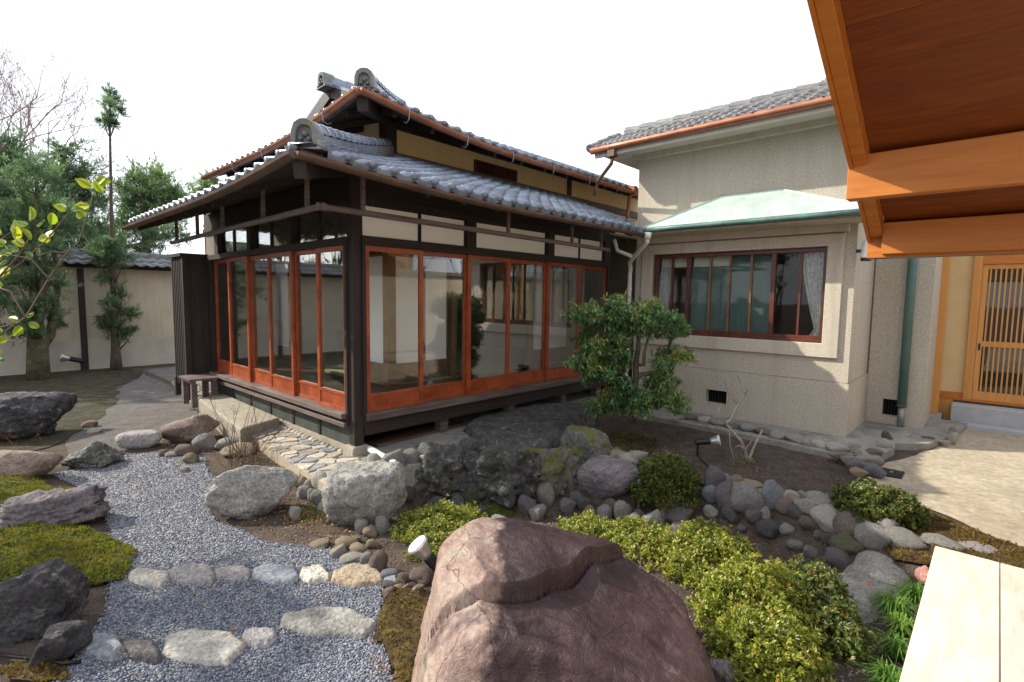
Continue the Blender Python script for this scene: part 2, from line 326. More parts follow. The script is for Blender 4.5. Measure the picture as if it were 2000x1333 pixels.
W['mossbrlf'] = leaf_mat('brown_moss_tuft', [(.06, .03, .01), (.13, .075, .02), (.20, .13, .03), (.16, .15, .02)], rough=.8, trans=.3, spec=.2)
# ================================================================== ground sheet (to the horizon)
def axis(a0, a1, st, far):
    c = np.arange(a0, a1+1e-6, st); k = st*1.35; lo = []; hi = []; v = a0; w = a1
    while v > -far: v -= k; lo.append(v); w += k; hi.append(w); k *= 1.35
    return np.concatenate([lo[::-1], c, hi])
gx = axis(-4.6, 7.4, .07, 260); gy = axis(-6.4, 5.0, .07, 260)
GX, GY = np.meshgrid(gx, gy); GZ = gz(GX, GY)
nx = len(gx); idx = np.arange(GX.size).reshape(GX.shape)
q = np.stack([idx[:-1, :-1], idx[:-1, 1:], idx[1:, 1:], idx[1:, :-1]], -1).reshape(-1, 4)
tag(np_mesh('ground', np.stack([GX, GY, GZ], -1).reshape(-1, 3), q, W['soil'], smooth=True), kind='structure')
def sheet(name, sdf, bb, st, dz, mat, zf=None, bulge=0):
    xs = np.arange(bb[0], bb[1]+st, st); ys = np.arange(bb[2], bb[3]+st, st); X, Y = np.meshgrid(xs, ys)
    S = sdf(X, Y); Z = gz(X, Y)+dz+(bulge*np.clip(-S/.18, 0, 1)**.6 if bulge else 0)+(zf(X, Y) if zf else 0)
    V = list(zip(X.ravel(), Y.ravel(), Z.ravel())); s = S.ravel(); n = X.shape[1]; out = []; cache = {}
    def cut(a, b):
        k = (min(a, b), max(a, b))
        if k not in cache:
            t = s[a]/(s[a]-s[b]); cache[k] = len(V); V.append(tuple(V[a][i]+(V[b][i]-V[a][i])*t for i in range(3)))
        return cache[k]
    for j in range(X.shape[0]-1):
        for i in range(n-1):
            a = j*n+i; Q = (a, a+1, a+1+n, a+n)
            if min(s[k] for k in Q) >= 0: continue
            for T in ((Q[0], Q[1], Q[2]), (Q[0], Q[2], Q[3])):
                p = []
                for k in range(3):
                    u, w = T[k], T[(k+1) % 3]
                    if s[u] < 0: p.append(u)
                    if (s[u] < 0) != (s[w] < 0): p.append(cut(u, w))
                for k in range(1, len(p)-1): out.append((p[0], p[k], p[k+1]))
    used = sorted({i for t in out for i in t}); re = {u: i for i, u in enumerate(used)}
    return np_mesh(name, np.array([V[u] for u in used]), np.array([[re[i] for i in t] for t in out]), mat, smooth=True)
def wob(P, a=.05, f=3.2, s=0):
    return lambda x, y: poly_sd(x, y, P)+a*2*fbm(x*f, y*f, 3, s)
GRAVEL = [(-2.25, 1.75), (-1.75, 2.15), (-1.35, 2.05), (-1.0, 1.55), (-1.12, .9), (-1.18, .45), (-1.42, .05), (-1.46, -.45), (-1.34, -1.05), (-1.0, -1.62), (-.95, -1.95), (-1.05, -2.1), (-1.3, -2.5), (-1.5, -2.9), (-1.75, -3.6), (-2.2, -4.2), (-3.0, -4.2), (-3.0, -2.4), (-2.5, -1.8), (-2.36, -1.45), (-2.2, -.95), (-2.1, -.58), (-2.08, .3), (-2.12, 1.2)]
DIRT = [(.0, 3.3), (-.55, 2.9), (-.75, 2.0), (-1.2, 2.2), (-1.7, 2.3), (-2.1, 2.2), (-2.0, 3.2), (-1.55, 4.3), (-1.25, 5.2), (-.9, 6.8), (-.1, 8.6), (1.2, 9.6), (1.5, 6.5), (.0, 6.4)]
SAND = [(3.35, -4.0), (4.0, -3.95), (4.8, -4.25), (6.0, -4.5), (9, -4.4), (9, -9), (1.9, -9), (1.9, -5.4), (2.6, -5.0), (2.85, -4.75), (3.0, -4.4)]
tag(sheet('gravel_path', wob(GRAVEL, .05, 3), (-3.2, -.8, -4.4, 2.4), .06, .010, W['gravel']), kind='structure')
tag(sheet('dirt_path', wob(DIRT, .12, 1.6, 4), (-2.6, 1.8, 1.8, 10.4), .10, .006, W['dirtpath']), kind='structure')
tag(sheet('sandy_yard', wob(SAND, .06, 2, 8), (1.7, 9.2, -9.2, -3.6), .09, .012, W['sand']), kind='structure')
MOSSES = [('bright', [(-2.12, -.2), (-2.05, -.62), (-2.2, -1.0), (-2.45, -1.0), (-2.7, -.8), (-3.4, -.8), (-3.6, .8), (-2.7, .55), (-2.4, .3)], W['mossgr'], W['mosslf'], 15000, 'bright green moss cushion between the gravel and the dark boulders'),
          ('path', [(-2.15, 1.1), (-2.1, .55), (-2.5, .45), (-3.2, .9), (-3.2, 1.9), (-2.5, 1.65)], W['mossgr'], W['mosslf'], 6000, 'moss patch beside the pale craggy boulder on the gravel edge'),
          ('yard', [(2.75, -4.75), (3.0, -4.3), (2.95, -4.02), (2.3, -4.2), (1.75, -4.45), (1.6, -5.6), (1.95, -5.6), (2.5, -5.1)], W['mossbr'], W['mossbrlf'], 7000, 'golden brown moss strip along the sandy yard'),
          ('boulder', [(-1.05, -2.2), (-.95, -2.6), (-1.2, -3.0), (-1.5, -3.0), (-1.4, -2.6)], W['mossbr'], W['mossbrlf'], 1500, 'brown moss at the foot of the big red boulder')]
def tri_tufts(P, N, L, mat, name, label=None, kind='stuff', parent=None, seed=1, zoff=.0):
    rg = np.random.default_rng(seed); P = np.asarray(P, float)
    a = rg.normal(size=(N, 3)); a[:, 2] = np.abs(a[:, 2])+.5; a /= np.linalg.norm(a, axis=1)[:, None]
    b = np.cross(a, rg.normal(size=(N, 3))); b /= np.linalg.norm(b, axis=1)[:, None]
    l = L*rg.uniform(.5, 1.3, (N, 1))
    V = np.stack([P-b*l*.35, P+b*l*.35, P+a*l], 1).reshape(-1, 3); V[:, 2] += zoff
    return np_mesh(name, V, np.arange(3*N).reshape(-1, 3), mat, parent, rnd=np.clip(rg.normal(.5, .22, N)+.6*fbm(P[:, 0]*6, P[:, 1]*6, 3, seed), 0, 1))
_q = lambda L: [tuple(ground(x, y)[:2]) for x, y in L]
MOSSES += [('stream', _q([(880, 1000), (930, 985), (1000, 990), (1015, 1003), (950, 1012)]), W['mossgr'], W['mosslf'], 1500, 'bright green moss on the stream bed below the craggy bank'),
           ('slab', _q([(1165, 870), (1200, 848), (1290, 862), (1260, 900), (1200, 905)]), W['mossdk'], W['mossbrlf'], 1500, 'dark moss under the gnarled shrub'),
           ('corner', _q([(0, 1310), (110, 1302), (130, 1333), (0, 1345)]), W['mossdk'], W['mossbrlf'], 900, 'dark moss beside the cable below the pitted rock')]
for k, (nm, P, mt, lf, N, lab) in enumerate(MOSSES):
    f = wob(P, .07, 4, 20+k); xs = [p[0] for p in P]; ys = [p[1] for p in P]; bb = (min(xs)-.1, max(xs)+.1, min(ys)-.1, max(ys)+.1)
    lump = lambda x, y: .07*np.clip(fbm(x*9, y*9, 3, 5)+.2, 0, 1)
    o = tag(sheet('moss_bed', f, bb, .05, .006, mt, zf=lump, bulge=.025), lab, 'moss', kind='stuff')
    rg = np.random.default_rng(50+k); x = rg.uniform(bb[0], bb[1], N*2); y = rg.uniform(bb[2], bb[3], N*2); s = f(x, y); x = x[s < .0]; y = y[s < .0]; s = s[s < 0]
    z = gz(x, y)+.006+.025*np.clip(-s/.18, 0, 1)**.6+lump(x, y)-.003
    tri_tufts(np.stack([x, y, z], 1), len(x), .021, lf, 'moss_tuft', parent=o, seed=60+k)['kind'] = 'stuff'
FARMOSS = [(1.2, 10.3), (.1, 9.2), (-.7, 7.3), (-1.1, 5.6), (-1.4, 4.4), (-1.9, 3.4), (-2.6, 2.7), (-5, 3), (-9, 5), (-9, 10.3)]
tag(sheet('moss_lawn', wob(FARMOSS, .25, 1.2, 31), (-9.2, 1.5, 2.4, 10.5), .12, .010, W['mossdk']), 'dark brownish moss lawn in front of the plaster garden wall', 'moss', kind='stuff')
# loose pebbles over the gravel: one mass nobody could count
def pebbles(name, P, N, seed, mat, rmin, rmax, dz, near=True):
    rg = np.random.default_rng(seed); f = wob(P, .05, 3); xs = [p[0] for p in P]; ys = [p[1] for p in P]
    x = rg.uniform(min(xs), max(xs), N*6); y = rg.uniform(min(ys), max(ys), N*6); s = f(x, y); d = np.hypot(x-CAM[0], y-CAM[1])
    keep = (s < .015) & (rg.random(N*6) < (np.clip(2.6/d, 0, 1)**1.6 if near else 1)); x = x[keep][:N]; y = y[keep][:N]; n = len(x)
    base = np.array([(1, 0, 0), (-1, 0, 0), (0, 1, 0), (0, -1, 0), (0, 0, 1), (0, 0, -1)], float)
    r = rg.uniform(rmin, rmax, (n, 1, 1)); V = base[None]*r*rg.uniform(.55, 1.25, (n, 1, 3))+rg.normal(0, .18, (n, 6, 3))*r
    V[:, :, 2] *= .7
    A = rg.uniform(0, 6.28, n); c, s_ = np.cos(A), np.sin(A); X = V[:, :, 0]*c[:, None]-V[:, :, 1]*s_[:, None]; Y = V[:, :, 0]*s_[:, None]+V[:, :, 1]*c[:, None]
    V[:, :, 0] = X+x[:, None]; V[:, :, 1] = Y+y[:, None]; V[:, :, 2] += (gz(x, y)+dz)[:, None]
    T = np.array([(0, 2, 4), (2, 1, 4), (1, 3, 4), (3, 0, 4), (2, 0, 5), (1, 2, 5), (3, 1, 5), (0, 3, 5)])
    Fc = (np.arange(n)[:, None, None]*6+T[None]).reshape(-1, 3)
    return np_mesh(name, V.reshape(-1, 3), Fc, mat, rnd=np.repeat(rg.beta(2, 2.2, n), 8))
tag(pebbles('gravel_pebbles', GRAVEL, 66000, 3, W['pebble'], .0045, .0095, .012), 'loose blue grey gravel pebbles covering the path', 'gravel', kind='stuff')
W['grit'] = leaf_mat('soil_grit', [(.05, .036, .028), (.10, .078, .06), (.16, .13, .105), (.24, .21, .18), (.15, .07, .03)], rough=.9, trans=0, spec=.2)
SOILP = [(-1.4, .3), (-.7, .6), (-.3, -.7), (.1, -1.0), (2.4, -1.3), (4.6, -1.6), (4.4, -3.7), (2.8, -4.3), (1.5, -5.2), (.2, -5.2), (-.6, -4.2), (-1.4, -3.2), (-1.0, -2.0), (-1.35, -1.0)]
tag(pebbles('soil_grit', SOILP, 14000, 4, W['grit'], .004, .012, .002), 'crumbs of soil and grit in the planting beds', 'grit', kind='stuff')
# ================================================================== stone paving in front of the glazed facade
def voronoi(P, pts, gap):
    cells = []
    for i, p in enumerate(pts):
        c = list(P)
        for j, q in enumerate(pts):
            if i == j or abs(p[0]-q[0])+abs(p[1]-q[1]) > 1.2: continue
            mxp = ((p[0]+q[0])/2, (p[1]+q[1])/2); nn = (q[0]-p[0], q[1]-p[1]); L = math.hypot(*nn); nn = (nn[0]/L, nn[1]/L); out = []
            for k in range(len(c)):
                a, b = c[k], c[(k+1) % len(c)]
                da = (a[0]-mxp[0])*nn[0]+(a[1]-mxp[1])*nn[1]+gap; db = (b[0]-mxp[0])*nn[0]+(b[1]-mxp[1])*nn[1]+gap
                if da < 0: out.append(a)
                if (da < 0) != (db < 0): t = da/(da-db); out.append((a[0]+(b[0]-a[0])*t, a[1]+(b[1]-a[1])*t))
            c = out
            if len(c) < 3: break
        cells.append(c)
    return cells
def slab(name, c, z0, z1, mat, parent, r=.012, seed=0):
    """flat stone with chipped, rounded upper edge"""
    rg = random.Random(seed); cx = sum(p[0] for p in c)/len(c); cy = sum(p[1] for p in c)/len(c); pts = []
    for k in range(len(c)):                       # cut the corners so that no stone has knife-sharp points
        a, b = c[k], c[(k+1) % len(c)]
        for t in (.22, .78): pts.append((a[0]+(b[0]-a[0])*t+rg.uniform(-.006, .006), a[1]+(b[1]-a[1])*t+rg.uniform(-.006, .006)))
    n = len(pts); tilt = (rg.uniform(-.02, .02), rg.uniform(-.02, .02)); v = []
    for s_, z in ((1, z0), (1, z1-r), (1-.09, z1)):
        for x, y in pts: v.append((cx+(x-cx)*s_, cy+(y-cy)*s_, z+(x-cx)*tilt[0]+(y-cy)*tilt[1]))
    f = [tuple(range(2*n, 3*n))]+[(i+l*n, (i+1) % n+l*n, n+(i+1) % n+l*n, n+i+l*n) for l in (0, 1) for i in range(n)]
    return MB().add(v, f).build(name, mat, parent)
PAV = [(-.62, -.62), (-.2, -.80), (.06, -.72), (.10, -.16), (-.04, .0), (-.04, 2.9), (-.30, 2.9), (-.47, 1.5)]
pv = MB().prism(PAV, -.34, -.105).build('stone_paving', W['mortar']); tag(pv, kind='structure')
pts = []; rr = random.Random(5); y = -.72
while y < 2.85:
    st = rr.uniform(.10, .15); cols = rr.choice((2, 3, 3))
    for k in range(cols): pts.append((-.60+.66*(k+.5+rr.uniform(-.2, .2))/cols, y+rr.uniform(-.03, .03)))
    y += st
pts = [p for p in pts if float(poly_sd(p[0], p[1], PAV)) < -.01]
for i, c in enumerate(voronoi(PAV, pts, .010)):
    if len(c) >= 3:
        a = abs(sum(c[k][0]*c[(k+1) % len(c)][1]-c[(k+1) % len(c)][0]*c[k][1] for k in range(len(c))))/2
        if a > .0015: slab('flagstone', c, -.12, -.086+rr.uniform(-.006, .006), W['flagblue'] if rr.random() < .33 else W['flag'], pv, seed=i)
# apron strip further along (rough tile-on-edge paving towards the shutter box)
AP2 = [(-.34, 2.95), (-.03, 2.95), (.5, 5.3), (.6, 6.9), (-.05, 6.6), (-.30, 4.2)]
ap = MB().prism(AP2, -.34, -.11).build('tile_edge_paving', W['mortar']); tag(ap, kind='structure')
pts = [(rr.uniform(-.35, .6), rr.uniform(2.9, 6.8)) for _ in range(90)]; pts = [p for p in pts if float(poly_sd(p[0], p[1], AP2)) < -.02]
for i, c in enumerate(voronoi(AP2, pts, .012)):
    if len(c) >= 3: slab('flagstone', c, -.125, -.092+rr.uniform(-.005, .008), W['flag'], ap, seed=100+i)
# long granite step
gs = MB(); P = [(-.40, 3.78), (-.62, 1.47), (-.06, 1.72), (.0, 3.9)]; n = 4
v = [(x, y, -.30) for x, y in P]+[(x, y, .015) for x, y in P]+[(x*.96-.006, y*.985+.04, .032) for x, y in P]
gs.add(v, [(3, 2, 1, 0), (8, 9, 10, 11)]+[(i+l, (i+1) % 4+l, 4+(i+1) % 4+l, 4+i+l) for l in (0, 4) for i in range(4)])
tag(gs.build('granite_step', W['granite'], bevel=.01), 'long warm grey granite step slab below the glazed corridor doors', 'step')
# concrete strip under the right-hand veranda
CS = [(.10, -.16), (.06, -.70), (.55, -.78), (1.0, -.64), (1.7, -.7), (2.6, -.62), (3.4, -.42), (4.85, -.42), (4.85, 1.4), (.10, 1.4)]
tag(MB().prism(CS, -.5, -.085).build('concrete_strip', W['concrete']), kind='structure')
# apron round the rendered wing, with its edging cobbles placed later
APR = [(4.9, -.46), (4.2, -.46), (4.12, -1.9), (4.05, -3.0), (3.95, -3.65), (4.28, -4.0), (4.75, -4.08), (5.0, -4.05), (5.3, -4.35), (6.0, -4.55), (7.1, -4.66), (7.2, -4.2), (6.2, -4.2), (6.2, -3.5), (4.9, -3.5)]
tag(MB().prism(APR, -.4, -.135).build('apron', W['concrete']), kind='structure')
# sandstone terrace the photographer stands on
tr = MB().prism([(-6.2, -4.68), (1.52, -4.68), (1.52, -9), (-6.2, -9)], -.30, -.022).build('terrace', W['stepgrey']); tag(tr, kind='structure')
for r_ in range(8):
    y = -4.672-.315*r_; x = 1.53-(0 if r_ % 2 == 0 else .0)
    while x > -6.0:
        MB().box(x-1.797, y-.3125, -.022, x-.002, y-.002, 0).build('terrace_tile', W['terrace'], tr, bevel=.003); x -= 1.8
# ================================================================== traditional house
house = thing('tea_house', 'dark timber house with glazed sliding doors and stacked grey tile roofs', 'house', (0, 0, 0))
PI = math.pi
def box_part(name, b, mat, parent=None, bevel=0):
    return MB().box(*b).build(name, mat, parent if parent is not None else house, bevel=bevel)
SLP = .392
def lift(x, y, r0, a): return a*np.clip(1-np.hypot(x, y)/r0, 0, 1)**2
def zl(x, y):  # lower roof surface
    return 2.588+SLP*(np.minimum(x, y)+1.0)+lift(x+1, y+1, 2.4, .10)
def zu(x, y):  # upper roof surface
    return 3.635+.42*(np.minimum(x, y)-.32)+lift(x-.32, y-.32, 2.6, .20)
def roof_slab(name, zf, x0, x1, y0, y1, st, keep, th, mat, parent):
    xs = np.arange(x0, x1+st/2, st); ys = np.arange(y0, y1+st/2, st); V = []; Fq = []; ix = {}
    def vid(i, j, b):
        k = (i, j, b)
        if k not in ix: ix[k] = len(V); V.append((xs[i], ys[j], float(zf(xs[i], ys[j]))-(th if b else 0)))
        return ix[k]
    K = {(i, j) for i in range(len(xs)-1) for j in range(len(ys)-1) if keep(xs[i]+st/2, ys[j]+st/2)}
    for i, j in K:
        A = (i, j), (i+1, j), (i+1, j+1), (i, j+1)
        for t in ((0, 1, 2), (0, 2, 3)):
            Fq.append(tuple(vid(*A[k], 0) for k in t)); Fq.append(tuple(vid(*A[k], 1) for k in t[::-1]))
        for (di, dj), (a, b) in (((0, -1), (0, 1)), ((1, 0), (1, 2)), ((0, 1), (2, 3)), ((-1, 0), (3, 0))):
            if (i+di, j+dj) not in K: Fq.append((vid(*A[a], 1), vid(*A[b], 1), vid(*A[b], 0), vid(*A[a], 0)))
    return MB().add(V, Fq).build(name, mat, parent)
# ---- tile pieces (shared meshes)
TW, TL = .215, .265
def tile_mesh(name, eave=False, n=8, back=False):
    mb = MB(); top = []; bot = []
    for k in range(n+1):
        s = k/n; z = .024*math.cos(2*PI*(s-.80))*(1 if math.cos(2*PI*(s-.80)) > 0 else .55); top.append((s*TW*1.04-TW*.52, z))
    v = [(x, 0, z+.024) for x, z in top]+[(x, TL, z-.004) for x, z in top]+[(x, 0, z+.002) for x, z in top]
    f = [(i, i+1, n+2+i, n+1+i) for i in range(n)]+[(2*n+2+i, 2*n+3+i, i+1, i) for i in range(n)]
    mb.add(v, f)
    if eave:
        x0 = .80*TW-TW*.52; m = 10; c = .018
        ring = [(x0+.034*math.cos(2*PI*k/m), -.012, c+.034*math.sin(2*PI*k/m)) for k in range(m)]
        ring2 = [(x0+.034*math.cos(2*PI*k/m), .03, c+.034*math.sin(2*PI*k/m)) for k in range(m)]
        mb.add(ring+ring2, [tuple(range(m))[::-1]]+[(k, (k+1) % m, m+(k+1) % m, m+k) for k in range(m)][::1])
        lip = [(x, -.004, z+.024) for x, z in top]+[(x, -.004, z-.045) for x, z in top]
        mb.add(lip, [(n+1+i, n+2+i, i+1, i) for i in range(n)])
    me = mb.mesh(name); me.materials.append(W['tile']); me.shade_smooth(); return me
def use(me, mat, name):
    m2 = me.copy(); m2.materials.clear(); m2.materials.append(mat); m2.name = name; return m2
TILE = tile_mesh('roof_tile'); ETILE = tile_mesh('eave_tile', True)
def put_tile(me, p, ang, slope, parent, name='roof_tile', jit=.0):
    o = link(name, me, parent); o.location = Vector(p)-wloc(parent)
    o.rotation_euler = (math.atan(slope)+random.uniform(-.012, .012), random.uniform(-.012, .012), ang+random.uniform(-.012, .012)); return o
def tile_rows(cells):
    """many tiles joined into one mesh: (mesh, point, angle, slope)"""
    mb = MB()
    for me, p, a, s in cells:
        Mx = Matrix.Translation(p) @ Matrix.Rotation(a, 4, 'Z') @ Matrix.Rotation(math.atan(s), 4, 'X')
        mb.add([tuple(Mx @ v.co) for v in me.vertices], [tuple(q.vertices) for q in me.polygons])
    return mb
# ---- lower roof
lower = roof_slab('lower_roof', lambda x, y: zl(x, y)-.012, -.98, 4.84, -.98, 4.40, .2, lambda x, y: min(x, y) < 1.35 and not (y < -.5 and x > 4.1), .055, W['dark'], house)
rows = 12; k = 0
for j in range(rows):
    y = -1.02+.190*j; x = -1.0+TW*.5
    while x < (4.15 if y < -.5 else 4.80):
        if x-TW*.3 > y+.10: put_tile(ETILE if j == 0 else TILE, (x, y, float(zl(x, y))+.012), 0, SLP, lower); k += 1
        x += TW
y = -.86
while y < 4.3:                                              # left slope shows only its eave course
    put_tile(ETILE, (-1.02, y, float(zl(-1.02, y))+.012), -PI/2, SLP, lower); y += TW
cells = []
for j in range(1, 11):
    x = -1.02+.208*j; y = -.86
    while y < 4.3:
        if y > x+.1: cells.append((TILE, (x, y, float(zl(x, y))+.012), -PI/2, SLP))
        y += TW
tag(tile_rows(cells).build('roof_tiles', W['tile'], lower, smooth=True), kind='stuff')
def ridge(parent, a, b, zf, w, h, n, mat, zo=0):
    """layered flat courses and half-round caps running down a hip"""
    a = Vector(a); b = Vector(b); d = (b-a); L = d.length; d.normalize(); sd_ = Vector((-d.y, d.x, 0)); mb = MB()
    def P(t, s, z): p = a+d*t+sd_*s; return (p.x, p.y, float(zf(p.x, p.y) if s == 0 else zf(*(a+d*t)[:2]))+z+zo)
    m = max(4, int(L/.3))
    for c in range(3):
        ww = w*(1-.10*c); z0 = -.03+c*h/3 if c else -.06; z1 = (c+1)*h/3-.012
        v = []
        for i in range(m+1):
            t = L*i/m; v += [P(t, 0, 0)]
        base = [Vector(q) for q in v]; v = []; f = []
        for i, q in enumerate(base):
            for s in (-1, 1):
                for z in (z0, z1): v.append((q.x+sd_.x*s*ww/2, q.y+sd_.y*s*ww/2, q.z+z))
        for i in range(m):
            o = 4*i; f += [(o+1, o+3, o+7, o+5), (o, o+1, o+5, o+4), (o+3, o+2, o+6, o+7)]
        f += [(0, 2, 3, 1), (4*m, 4*m+1, 4*m+3, 4*m+2)]
        MB().add(v, f).build('ridge_course', mat, parent)
    for i in range(n):
        t0 = L*i/n; t1 = L*(i+1.25)/n; t1 = min(t1, L); v = []; f = []; K = 8
        for t, r, z in ((t0, w*.46, .012), (t0+.03, w*.47, .016), (t1, w*.40, 0)):
            q = P(t, 0, h-.015+z)
            for kk in range(K+1):
                an = PI*kk/K; v.append((q[0]+sd_.x*r*math.cos(an), q[1]+sd_.y*r*math.cos(an), q[2]+r*.95*math.sin(an)))
        for l_ in (0, 1):
            for kk in range(K): f.append((l_*(K+1)+kk, l_*(K+1)+kk+1, (l_+1)*(K+1)+kk+1, (l_+1)*(K+1)+kk))
        f.append(tuple(range(K+1))[::-1])
        MB().add(v, f).build('ridge_cap', mat, parent, smooth=False)
def end_tile(parent, p, ang, s, mat):
    """demon-face style ridge-end tile: bell outline with curled feet and a recessed face"""
    out = [(-.62, 0), (-.66, .10), (-.50, .14), (-.44, .32), (-.43, .62), (-.34, .86), (-.16, .98), (0, 1.0), (.16, .98), (.34, .86), (.43, .62), (.44, .32), (.50, .14), (.66, .10), (.62, 0)]
    inn = [(x*.62, .06+z*.72) for x, z in out]; n = len(out); R = Matrix.Translation(p) @ Matrix.Rotation(ang, 4, 'Z'); v = []
    for P_, y in ((out, .10), (out, -.06), ([(x*.9, z*.95) for x, z in out], -.085), (inn, -.075), ([(x*.9, z*.96) for x, z in inn], -.035)):
        v += [tuple(R @ Vector((x*s, y, z*s))) for x, z in P_]
    f = [(i+l*n, (i+1) % n+l*n, n+(i+1) % n+l*n, n+i+l*n) for l in range(4) for i in range(n)]+[tuple(range(4*n, 5*n)), tuple(range(n))[::-1]]
    o = MB().add(v, f).build('ridge_end_tile', mat, parent)
    b = MB()
    for x, z, r in ((0, .5, .11), (-.13, .34, .07), (.13, .34, .07)):
        b.lathe([(r*s, 0), (r*s*.8, .025), (.01, .04)], R @ Vector((x*s, -.04, z*s)), R.to_3x3() @ Vector((0, -1, 0)), 10)
    b.build('boss', mat, o, smooth=True); return o
ridge(lower, (-.84, -.84, 0), (1.30, 1.30, 0), zl, .20, .13, 15, W['tile'])
end_tile(lower, (-.88, -.88, float(zl(-.88, -.88))-.02), -PI/4, .235, W['tilemoss'])
# ---- upper roof: hip and gable
RY, RXG = 2.95, 1.54
def zup(x, y):
    d = np.minimum(y, 2*RY-y); return np.where(x < RXG, 3.635+.42*(np.minimum(x, d)-.32), 3.635+.42*(d-.32))+lift(x-.32, y-.32, 2.6, .20)
upper = roof_slab('upper_roof', lambda x, y: zup(x, y)-.012, 0.34, 7.94, .34, 5.14, .2, lambda x, y: x < RXG or y > .3, .06, W['dark'], house)
x = .32+TW
for i in range(33):
    put_tile(ETILE, (x, .30, float(zu(x, .31))+.012), 0, .42, upper); x += TW
cells = []; y = .5
while y < 5.0: cells.append((ETILE, (.30, y, float(zu(.31, y))+.012), -PI/2, .42)); y += TW
for j in range(1, 20):
    x = .32+TW
    while x < 7.7:
        yy = .30+.208*j
        if x > yy+.1 or x > RXG+.2: cells.append((TILE, (x, yy, float(zup(x, yy))+.012), 0, .42))
        x += TW
tag(tile_rows(cells).build('roof_tiles', W['tile'], upper, smooth=True), kind='stuff')
ridge(upper, (.48, .48, 0), (2.1, 2.1, 0), zu, .21, .15, 11, W['tile'])
end_tile(upper, (.44, .44, float(zu(.44, .44))-.02), -PI/4, .25, W['tilemoss'])
# gable over the left slope: plaster triangle, bargeboards, main ridge with its end tile
zr = float(zup(RXG+.1, RY))
gb = MB(); gb.add([(RXG, RY-1.3, zr-.6), (RXG, RY+1.3, zr-.6), (RXG, RY, zr-.06), (RXG+.1, RY-1.3, zr-.6), (RXG+.1, RY+1.3, zr-.6), (RXG+.1, RY, zr-.06)], [(0, 2, 1), (3, 4, 5), (0, 1, 4, 3), (1, 2, 5, 4), (2, 0, 3, 5)])
gb.build('gable_wall', W['cornice'], upper)
for s in (-1, 1):
    MB().bar((RXG-.16, RY+s*.0, zr+.0), (RXG-.16, RY+s*1.35, zr-.57), .06, .16).build('bargeboard', W['dark'], upper)
    MB().bar((RXG-.06, RY+s*.02, zr+.10), (RXG-.06, RY+s*1.35, zr-.47), .26, .05).build('verge_slab', W['tile'], upper)
MB().box(RXG-.22, RY-.11, zr+.03, 2.3, RY+.11, zr+.16).build('main_ridge', W['tile'], upper, bevel=.01)
for i in range(4):
    x = RXG-.20+i*.28; MB().tube([(x, RY, zr+.16), (x+.03, RY, zr+.165), (x+.34, RY, zr+.155)], [.08, .085, .07], 10).build('ridge_cap', W['tile'], upper)
end_tile(upper, (RXG-.26, RY, zr+.02), -PI/2, .24, W['tilemoss'])
MB().box(RXG-.13, RY-.2, zr-.19, RXG-.02, RY+.2, zr-.12).build('ridge_beam_cap', W['cornice'], upper)
# ---- gutters, hooks, downpipes
def gutter(name, pts, r, mat):
    mb = MB(); n = 7; pts = [Vector(p) for p in pts]; rings = []
    for i, p in enumerate(pts):
        d = (pts[min(i+1, len(pts)-1)]-pts[max(i-1, 0)]).normalized(); s = d.cross(Vector((0, 0, 1))).normalized()
        rings.append([p+s*rr_*math.cos(PI+PI*k/n)+Vector((0, 0, rr_*math.sin(PI+PI*k/n))) for rr_ in (r, r*.9) for k in range(n+1)])
    v = [q for R_ in rings for q in R_]; m = 2*(n+1); f = []
    for i in range(len(rings)-1):
        for o in (0, n+1):
            for k in range(n): f.append((i*m+o+k, i*m+o+k+1, (i+1)*m+o+k+1, (i+1)*m+o+k))
        for e in (0, n): f.append((i*m+e, (i+1)*m+e, (i+1)*m+n+1+e, i*m+n+1+e))
    f += [tuple(range(n+1)), tuple((len(rings)-1)*m+k for k in range(n+1))]
    return mb.add(v, f).build(name, mat, house, smooth=False)
gutter('gutter', [(-1.06, y, float(zl(-1, y))-.055) for y in np.arange(4.42, -1.06, -.3)]+[(-1.06, -1.06, float(zl(-1, -1))-.055)], .05, W['copperdk'])
gutter('gutter', [(-1.06, -1.06, float(zl(-1, -1))-.056)]+[(x, -1.06, float(zl(x, -1))-.056) for x in np.arange(-.8, 4.2, .3)], .05, W['copperdk'])
gutter('gutter', [(.25, y, float(zu(.32, y))-.045) for y in np.arange(5.3, .25, -.3)]+[(.25, .25, float(zu(.32, .32))-.045)], .055, W['copper'])
gutter('gutter', [(.25, .25, float(zu(.32, .32))-.047)]+[(x, .25, float(zu(x, .32))-.047) for x in np.arange(.5, 7.6, .3)], .055, W['copper'])
def hook(p, d, s=.075):
    p = Vector(p); d = Vector(d); MB().tube([p+d*(-.055)+Vector((0, 0, .05)), p-d*.065, p-d*.05+Vector((0, 0, -s)), p+d*.0+Vector((0, 0, -s*1.35)), p+d*.05+Vector((0, 0, -s))], .006, 5).build('gutter_hook', W['metalgrey'], house)
for x in (.85, 1.75, 2.6, 3.5, 4.45, 5.3): hook((x, .25, float(zu(x, .32))-.085), (0, 1, 0))
for y in (.95, 1.75, 2.7, 3.8): hook((.25, y, float(zu(.32, y))-.085), (1, 0, 0))
for x in (-.4, .3, 1.0, 1.7, 2.4, 3.1, 3.8): MB().bar((x, -1.105, float(zl(x, -1))-.036), (x, -.98, float(zl(x, -1))-.02), .012, .006).build('gutter_strap', W['metalgrey'], house)
MB().tube([(5.95, .27, 3.60), (5.95, .33, 3.50), (5.95, .36, 3.2), (5.95, .36, 2.6)], .035, 10).build('downpipe', W['copper'], house)
MB().box(5.89, .20, 3.52, 6.01, .32, 3.68).build('rainwater_head', W['copper'], house)
wp = MB(); e = float(zl(4.1, -1))
